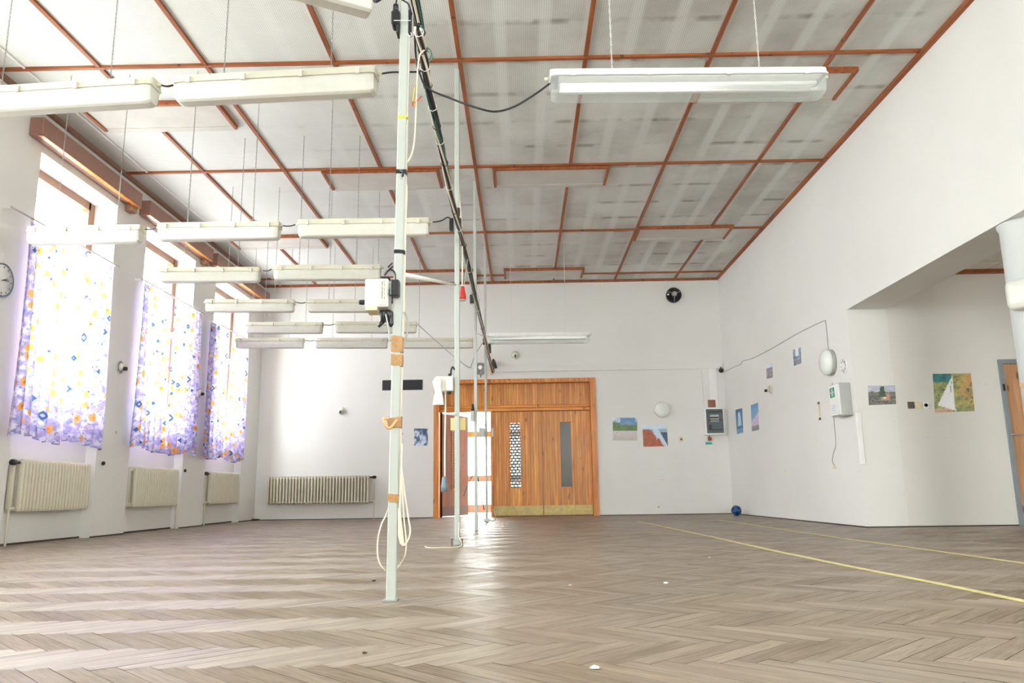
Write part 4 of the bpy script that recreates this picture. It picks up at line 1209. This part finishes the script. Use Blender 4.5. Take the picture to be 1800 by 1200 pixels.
def picture(p00, p10, p11, p01, nrm, art, label, seed, nu=36, nv=34, edge=(.8, .8, .8)):
    """corners lower left, lower right, upper right, upper left as seen"""
    n_ = vnoise(seed); nrm = Vector(nrm); vs = []; cs = []; fs = []
    for i in range(nu + 1):
        for j in range(nv + 1):
            u, v = i / nu, j / nv
            p = p00.lerp(p10, u).lerp(p01.lerp(p11, u), v); vs.append(p + nrm * .004); cs.append((*art(u, v, n_), 1))
    for i in range(nu):
        for j in range(nv):
            a = i * (nv + 1) + j; fs.append((a, a + nv + 1, a + nv + 2, a + 1))
    o = len(vs)
    for p in (p00, p10, p11, p01): vs += [p + nrm * .004, p]; cs += [(*edge, 1)] * 2
    for k in range(4): a, c = o + 2 * k, o + 2 * ((k + 1) % 4); fs.append((a, a + 1, c + 1, c))
    fs.append((o + 1, o + 7, o + 5, o + 3))
    m = MB().add(vs, fs); ob = solo('wall_print', m, 'prints', label, 'picture', 'landscape prints on the walls')
    at = ob.data.color_attributes.new('Col', 'FLOAT_COLOR', 'POINT')
    for i, c in enumerate(cs): at.data[i].color = c


def pic_plane(ax, v, ul, ur, lr, ll, nrm, art, label, seed):
    picture(on(ax, v, *ll), on(ax, v, *lr), on(ax, v, *ur), on(ax, v, *ul), nrm, art, label, seed)


pic_plane(1, YB, (728, 753), (752, 753), (752, 783), (728, 783), (0, -1, 0), art_snow, 'small blue and white snow print left of the pine doorway', 1)
pic_plane(1, YB, (1077, 734), (1120, 734), (1120, 774), (1077, 774), (0, -1, 0), art_meadow, 'print of a pink flower meadow below blue hills', 2)
pic_plane(1, YB, (1129, 746), (1172, 745), (1174, 784), (1131, 785), (0, -1, 0), art_autumn, 'print of red autumn trees above a river', 3)
pic_plane(0, XR, (1293, 720), (1305, 717), (1307, 760), (1296, 763), (-1, 0, 0), art_fall, 'narrow-looking blue print of a white waterfall on the right wall', 4)
pic_plane(0, XR, (1320, 712), (1333, 707), (1335, 755), (1322, 758), (-1, 0, 0), art_blossom, 'print of blue sky over pink blossom on the right wall', 5)
pic_plane(0, XR, (1347, 641), (1358, 637), (1359, 663), (1348, 666), (-1, 0, 0), art_lake, 'small dusky lake print above a round detector on the right wall', 6)
pic_plane(0, XR, (1394, 615), (1408, 610), (1409, 638), (1396, 643), (-1, 0, 0), art_cliff, 'small grey cliff print, the highest on the right wall', 7)
pic_plane(1, YA, (1525, 678), (1573, 677), (1575, 710), (1527, 712), (0, -1, 0), art_village, 'dark print of a red house among trees in the side room', 8)
pic_plane(1, YA, (1639, 657), (1706, 656), (1713, 722), (1643, 725), (0, -1, 0), art_sail, 'large print of a white sail before autumn trees', 9)

# ------------------------------------------------------------------ on the right wall


def disc_x(name, px, py, prof_, mat, parent): c = on(0, XR, px, py); return MB().lathe(prof_, (XR, c.y, c.z), 'x', 32).build(name, mat, parent)


c = on(0, XR, 1462, 637); t = thing('wall_lamp', 'round opal wall lamp on the right wall above the first aid box', 'lamp', (XR, c.y, c.z - .17))
disc_x('base', 1462, 637, [(.165, 0), (.17, -.03), (.165, -.05)], 'greybox', t)
disc_x('glass_shade', 1462, 637, [(.168, -.05), (.16, -.085), (.13, -.115), (.08, -.135), (.01, -.142)], 'ivory', t)
c = on(0, XR, 1484, 643); t = thing('wall_vent', 'round white vent beside the lamp on the right wall', 'vent', (XR, c.y, c.z - .1))
disc_x('rim', 1484, 643, [(.1, 0), (.1, -.012), (.085, -.016), (.08, -.006), (.01, -.006)], 'whitep', t)
disc_x('hub', 1484, 643, [(.045, -.006), (.045, -.014), (.03, -.018)], 'whitep', t)
b = MB()
for k in range(8): a = k * PI / 4; b.tube([(XR - .01, c.y + .04 * math.cos(a), c.z + .04 * math.sin(a)), (XR - .012, c.y + .085 * math.cos(a), c.z + .085 * math.sin(a))], .004, 5)
b.build('grille', 'greybox', t)
c = on(0, XR, 1356, 684); t = thing('wall_sensor', 'small round detector on the right wall below the dusky lake print', 'sensor', (XR, c.y, c.z - .075))
disc_x('base', 1356, 684, [(.075, 0), (.075, -.015), (.06, -.03)], 'cream', t)
disc_x('dome', 1356, 684, [(.045, -.03), (.04, -.06), (.02, -.075)], 'cream', t)
MB().bbox(XR - .11, XR - .07, c.y - .02, c.y + .02, c.z - .04, c.z, .004).build('lens', 'black', t)
# first aid box
q0 = on(0, XR, 1496, 671); yN = q0.y; p_ = on(0, XR - .13, 1464, 672); yF = on(0, XR - .13, 1464, 700).y
z1 = on(0, XR, 1496, 671).z; z0 = on(0, XR, 1495, 730).z; yN = YA + .1; yF = yN + .30
t = thing('first_aid_box', 'grey first aid box with a green cross label on the right wall', 'first aid box', (XR, (yN + yF) / 2, z0))
MB().bbox(XR - .14, XR, yN, yF, z0, z1, .006).build('case', 'greybox', t)
MB().bbox(XR - .146, XR - .14, yN + .008, yF - .008, z0 + .01, z1 - .01, .003).build('door', 'whitep', t)
b = MB(); zz = z1 - .1; yy = (yN + yF) / 2 + .05
b.box(XR - .148, XR - .146, yy - .07, yy + .07, zz - .06, zz + .06); b.build('label', 'green', t)
MB().box(XR - .1495, XR - .148, yy - .045, yy + .045, zz - .014, zz + .014).box(XR - .1495, XR - .148, yy - .014, yy + .014, zz - .045, zz + .045).build('cross', 'paper', t)
b = MB()
for k in range(5): b.box(XR - .148, XR - .146, yy - .08 + k * .01, yy + .06, z1 - .26 - k * .03, z1 - .255 - k * .03)
b.build('printed_marks', 'light', t)
# thermometer
c = on(0, XR, 1441, 722); t = thing('thermometer', 'small wooden wall thermometer left of the first aid box', 'thermometer', (XR, c.y, c.z - .11))
MB().bbox(XR - .012, XR, c.y - .016, c.y + .016, c.z - .1, c.z + .1, .003).build('board', 'creamp', t)
for s in (-1, 1): MB().bbox(XR - .016, XR, c.y - .022, c.y + .022, c.z + s * .105 - .015, c.z + s * .105 + .015, .004).build('end_cap', 'brownp', t)
# surface wires
o_ = XR - .006
cable('wall_wire', [Vector((o_, on(0, o_, px, py).y, on(0, o_, px, py).z)) for px, py in ((1274, 653), (1290, 645), (1302, 640), (1306, 634), (1322, 630), (1355, 613), (1400, 587), (1440, 567), (1451, 563))], .006, 'greycable', 'grey wire climbing along the right wall from the corner camera')
cable('wall_wire', [Vector((o_, on(0, o_, px, py).y, on(0, o_, px, py).z)) for px, py in ((1451, 564), (1453, 580), (1456, 610), (1458, 622))], .006, 'greycable', 'upright grey wire dropping to the round lamp on the right wall')
cable('wall_wire', [Vector((o_, on(0, o_, px, py).y, on(0, o_, px, py).z)) for px, py in ((1463, 672), (1464, 700), (1466, 740), (1469, 780), (1465, 795), (1463, 810), (1467, 818))], .005, 'greycable', 'thin wire hanging below the first aid box')
c = on(0, XR, 1468, 821); solo('wall_socket', MB().bbox(XR - .02, XR, c.y - .025, c.y + .025, c.z - .015, c.z + .015, .003), 'creamp', 'small ivory terminal at the end of the wire below the first aid box', 'socket')

# ------------------------------------------------------------------ side room switches, column lamp
for px, mt, lb, nm in ((1601, 'brownp', 'brown switch, first of three plates between the side room prints', 'wall_switch'), (1614, 'creamp', 'beige plate, middle of three between the side room prints', 'wall_switch'), (1627, 'whitep', 'white socket, last of three plates between the side room prints', 'wall_socket')):
    c = on(1, YA, px, 712); t = thing(nm, lb, 'switch' if 'switch' in nm else 'socket', (c.x, YA, c.z - .04), 'three plates in the side room')
    MB().bbox(c.x - .038, c.x + .038, YA - .012, YA, c.z - .04, c.z + .04, .004).build('plate', mt, t)
    if nm == 'wall_switch': MB().bbox(c.x - .022, c.x + .022, YA - .018, YA - .012, c.z - .024, c.z + .024, .004).build('rocker', mt, t)
    else: MB().lathe([(.024, -.012), (.022, -.016), (.018, -.008)], (c.x, YA, c.z), 'y', 16).build('insert', 'greybox', t)
nv = Vector((-.80, -.60, 0)).normalized(); lz = on(1, CY - .15, 1769, 517).z
t = thing('bulkhead_lamp', 'square white bulkhead lamp on the thick white column', 'lamp', Vector((CX, CY, lz)) + nv * (CR - .005), None, math.atan2(nv.y, nv.x) + PI / 2)
s = .122; rings = []


def sq(s, y, k=.82):
    out = []
    for a in range(24):
        g = a * PI / 12; cx_, sx_ = math.cos(g), math.sin(g); e = .38
        out.append((s * math.copysign(abs(cx_) ** e, cx_), y, s * math.copysign(abs(sx_) ** e, sx_)))
    return out


MB().loft([sq(.105, .01), sq(.112, -.02), sq(.112, -.035)], True).build('base', 'whitep', t, local=True)
MB().loft([sq(.118, -.035), sq(.123, -.05), sq(.118, -.09), sq(.1, -.108), sq(.05, -.115)], True).build('diffuser', 'opal', t, local=True)

# ------------------------------------------------------------------ left wall details
c = on(0, XL, -1, 492)
t = thing('wall_clock', 'round pale wall clock at the left frame edge', 'clock', (XL, c.y, c.z - .17))
R_ = .17
MB().lathe([(R_, 0), (R_, .035), (R_ - .012, .04), (R_ - .016, .03), (.01, .03)], (XL, c.y, c.z), 'x', 36).build('case', 'bluegrey', t)
MB().lathe([(R_ - .016, .028), (R_ - .018, .031)], (XL, c.y, c.z), 'x', 36).build('dial', 'whitep', t)
b = MB()
for k in range(12):
    a = k * PI / 6; r0, r1 = .122, .138
    b.tube([(XL + .032, c.y + r0 * math.sin(a), c.z + r0 * math.cos(a)), (XL + .032, c.y + r1 * math.sin(a), c.z + r1 * math.cos(a))], .005, 4)
b.build('hour_marks', 'inkgrey', t)
b = MB().tube([(XL + .034, c.y, c.z), (XL + .034, c.y + .085, c.z + .01)], .005, 5); b.build('hour_hand', 'black', t)
b = MB().tube([(XL + .036, c.y - .02, c.z - .01), (XL + .036, c.y + .07, c.z + .03)], .0035, 5); b.build('minute_hand', 'black', t)
for px, py, lb in ((210, 645, 'round detector on the pier between the nearest and middle windows'), (348, 690, 'round detector on the pier between the middle and farthest windows')):
    c = on(0, XL, px, py); t = thing('wall_sensor', lb, 'sensor', (XL, c.y, c.z - .08))
    MB().lathe([(.085, 0), (.085, .012), (.07, .02), (.066, .012), (.05, .012)], (XL, c.y, c.z), 'x', 24).build('base', 'greybox', t)
    MB().lathe([(.05, .012), (.045, .05), (.02, .065)], (XL, c.y, c.z), 'x', 18).build('dome', 'cream', t)
    MB().bbox(XL + .05, XL + .1, c.y - .025, c.y + .02, c.z - .045, c.z + .0, .006).build('lens', 'black', t)
for px, py, lb in ((180, 814, 'small dark stud on the pier between the nearest and middle windows'), (324, 827, 'dark valve knob on the pier right of the middle radiator')):
    c = on(0, XL, px, py); solo('stud', MB().lathe([(.022, 0), (.024, .02), (.015, .03)], (XL, c.y, c.z), 'x', 12), 'black', lb, 'stud')

# ------------------------------------------------------------------ floor: tape lines, ball, scraps
def strip(pts, w, label):
    vs = []; fs = []
    for i, p in enumerate(pts):
        for dx in (-w / 2, w / 2):
            for z in (.0015, .003): vs.append((p[0] + dx, p[1], z))
    for i in range(len(pts) - 1):
        a = i * 4; fs += [(a + 1, a + 3, a + 7, a + 5), (a, a + 1, a + 5, a + 4), (a + 2, a + 6, a + 7, a + 3)]
    return solo('marking_line', MB().add(vs, fs), 'mark', label, 'marking line', 'yellow floor lines')


pts = [on(2, 0, *p) for p in ((1120, 916), (1140, 920), (1250, 943), (1370, 970), (1495, 996), (1640, 1024), (1800, 1057), (1950, 1090))]
strip([(p.x, p.y) for p in pts], .045, 'yellow line painted across the parquet, nearer the doorway')
pts = [on(2, 0, *p) for p in ((1262, 914), (1300, 919), (1400, 934), (1500, 949), (1600, 962), (1700, 976), (1800, 990), (1950, 1012))]
strip([(p.x, p.y) for p in pts], .04, 'fainter yellow line on the parquet, nearer the side room')

c = on(0, 3.72, 1294.5, 898); R_ = .088
t = thing('ball', 'blue football with dark panels on the floor in the right back corner', 'ball', (3.72, YB - .4, 0))
C_ = Vector((3.745, on(0, 3.745, 1294.5, 898).y, R_)); C_.y = min(C_.y, YB - .15)
t.location = (C_.x, C_.y, 0); ORG[t.name] = Vector(t.location)
import bmesh
bm = bmesh.new(); bmesh.ops.create_icosphere(bm, subdivisions=4, radius=R_)
phi = (1 + 5 ** .5) / 2
ico = [Vector(v).normalized() for s in (-1, 1) for u in (-1, 1) for v in ((0, s, u * phi), (s, u * phi, 0), (u * phi, 0, s))]
m = MB(); m2 = MB(); rot = Matrix.Rotation(.5, 3, 'X') @ Matrix.Rotation(.4, 3, 'Z')
ico = [rot @ v for v in ico]
vs = [v.co.copy() for v in bm.verts]
mf = []; pf = []
for f in bm.faces:
    cc = f.calc_center_median().normalized(); (pf if max(cc.dot(v) for v in ico) > .937 else mf).append([v.index for v in f.verts])
bm.free()
o = MB().add([v + C_ for v in vs], mf, True).build('cover', 'ball', t, recalc=False)
o = MB().add([v * 1.006 + C_ for v in vs], pf, True).build('dark_panels', 'navy', t, recalc=False)
for px, py, r, mt, lb in ((1170, 1026, .012, 'paper', 'white paper crumb on the parquet, left of the yellow line'), (1002, 1029, .008, 'paper', 'tiny white crumb on the parquet straight below the pine doors'), (1045, 1176, .012, 'paper', 'pale crumb on the parquet near the bottom frame edge'), (657, 1022, .012, 'subfloor', 'dark wood splinter on the floor left of the nearest post'), (640, 1149, .008, 'subfloor', 'dark crumb on the floor below the nearest post'), (1247, 980, .008, 'paper', 'pale speck on the floor near the middle of the yellow line')):
    p = on(2, 0, px, py); rr = random.Random(px); vs = []
    bm = bmesh.new(); bmesh.ops.create_icosphere(bm, subdivisions=1, radius=1)
    vs = [(p.x + v.co.x * r * rr.uniform(.6, 1.5), p.y + v.co.y * r * rr.uniform(.6, 1.4), max(.001, r * .45 + v.co.z * r * .45 * rr.uniform(.7, 1.1))) for v in bm.verts]; fs = [[v.index for v in f.verts] for f in bm.faces]; bm.free()
    solo('crumb', MB().add(vs, fs), mt, lb, 'debris')

for ax, v, px, py, sx, sz, mt, lb in ((1, YA, 1631, 769, .03, .007, 'creamp', 'ochre chip in the plaster below the three side room plates'), (1, YA, 1664, 769, .014, .006, 'creamp', 'small ochre chip in the plaster below the sail print'), (1, YA, 1732, 675, .02, .022, 'beige', 'pale patch on the side room wall between the sail print and the door'), (0, XR, 1380, 828, .035, .02, 'creamp', 'ochre scuff low on the right wall below the prints'), (1, YB, 1164, 843, .05, .008, 'creamp', 'faint ochre scuff on the back wall below the autumn print'), (1, YB, 1158, 891, .02, .02, 'greybox', 'grey scuff near the floor on the back wall, below the prints'), (0, XL, 204, 760, .02, .03, 'greybox', 'grey scuff on the pier left of the middle window'), (1, YB, 708, 762, .02, .012, 'greybox', 'two small grey screw holes right of the nearest post on the back wall')):
    c = on(ax, v, px, py); b = MB(); rr = random.Random(px); pts = []
    for k in range(9):
        a = k * 2 * PI / 9; u, w_ = sx * math.cos(a) * rr.uniform(.7, 1.1), sz * math.sin(a) * rr.uniform(.6, 1.1); pts.append((u, w_))
    nd = -1 if (ax == 1 or v > 0) else 1
    b.loft([[((c.x + u, YB_ , c.z + w_) if ax == 1 else (YB_, c.y + u, c.z + w_)) for u, w_ in pts] for YB_ in (v + nd * .001, v + nd * .003)])
    solo('wall_scuff', b, mt, lb, 'wall mark')

# ------------------------------------------------------------------ daylight
w = bpy.data.worlds.new('overcast_sky'); scn.world = w; w.use_nodes = True
bg = w.node_tree.nodes['Background']; bg.inputs[0].default_value = (.985, 1, .94, 1); bg.inputs[1].default_value = 10.0


def portal(loc, nrm, sx, sy):
    l = bpy.data.lights.new('window_portal', 'AREA'); l.shape = 'RECTANGLE'; l.size = sx; l.size_y = sy; l.cycles.is_portal = True
    o = bpy.data.objects.new('window_portal', l); COL.objects.link(o); o.location = loc
    o.rotation_euler = Vector(nrm).to_track_quat('-Z', 'Y').to_euler()


for a, e in NICHE: portal((XL - .45, (a + e) / 2, 2.55), (1, 0, 0), 3.1, e - a)
for a, e in ((0, 1.4),): portal((X2 + .25, (a + e) / 2, 1.8), (-1, 0, 0), 1.8, e - a)
for a, e in ((1.0, 3.0),): portal(((a + e) / 2, Y0 - .25, 2.4), (0, 1, 0), e - a, 3.0)  # portal of the added rear opening
portal((-.1, LY + .15, 1.5), (0, -1, 0), 3.6, 2.7)

scn.view_settings.view_transform = 'Standard'; scn.view_settings.look = 'None'; scn.view_settings.gamma = 1; scn.view_settings.use_curve_mapping = False
scn.view_settings.exposure = 1.45
scn.cycles.max_bounces = 12; scn.cycles.diffuse_bounces = 8; scn.cycles.transparent_max_bounces = 12
scn.cycles.use_denoising = True
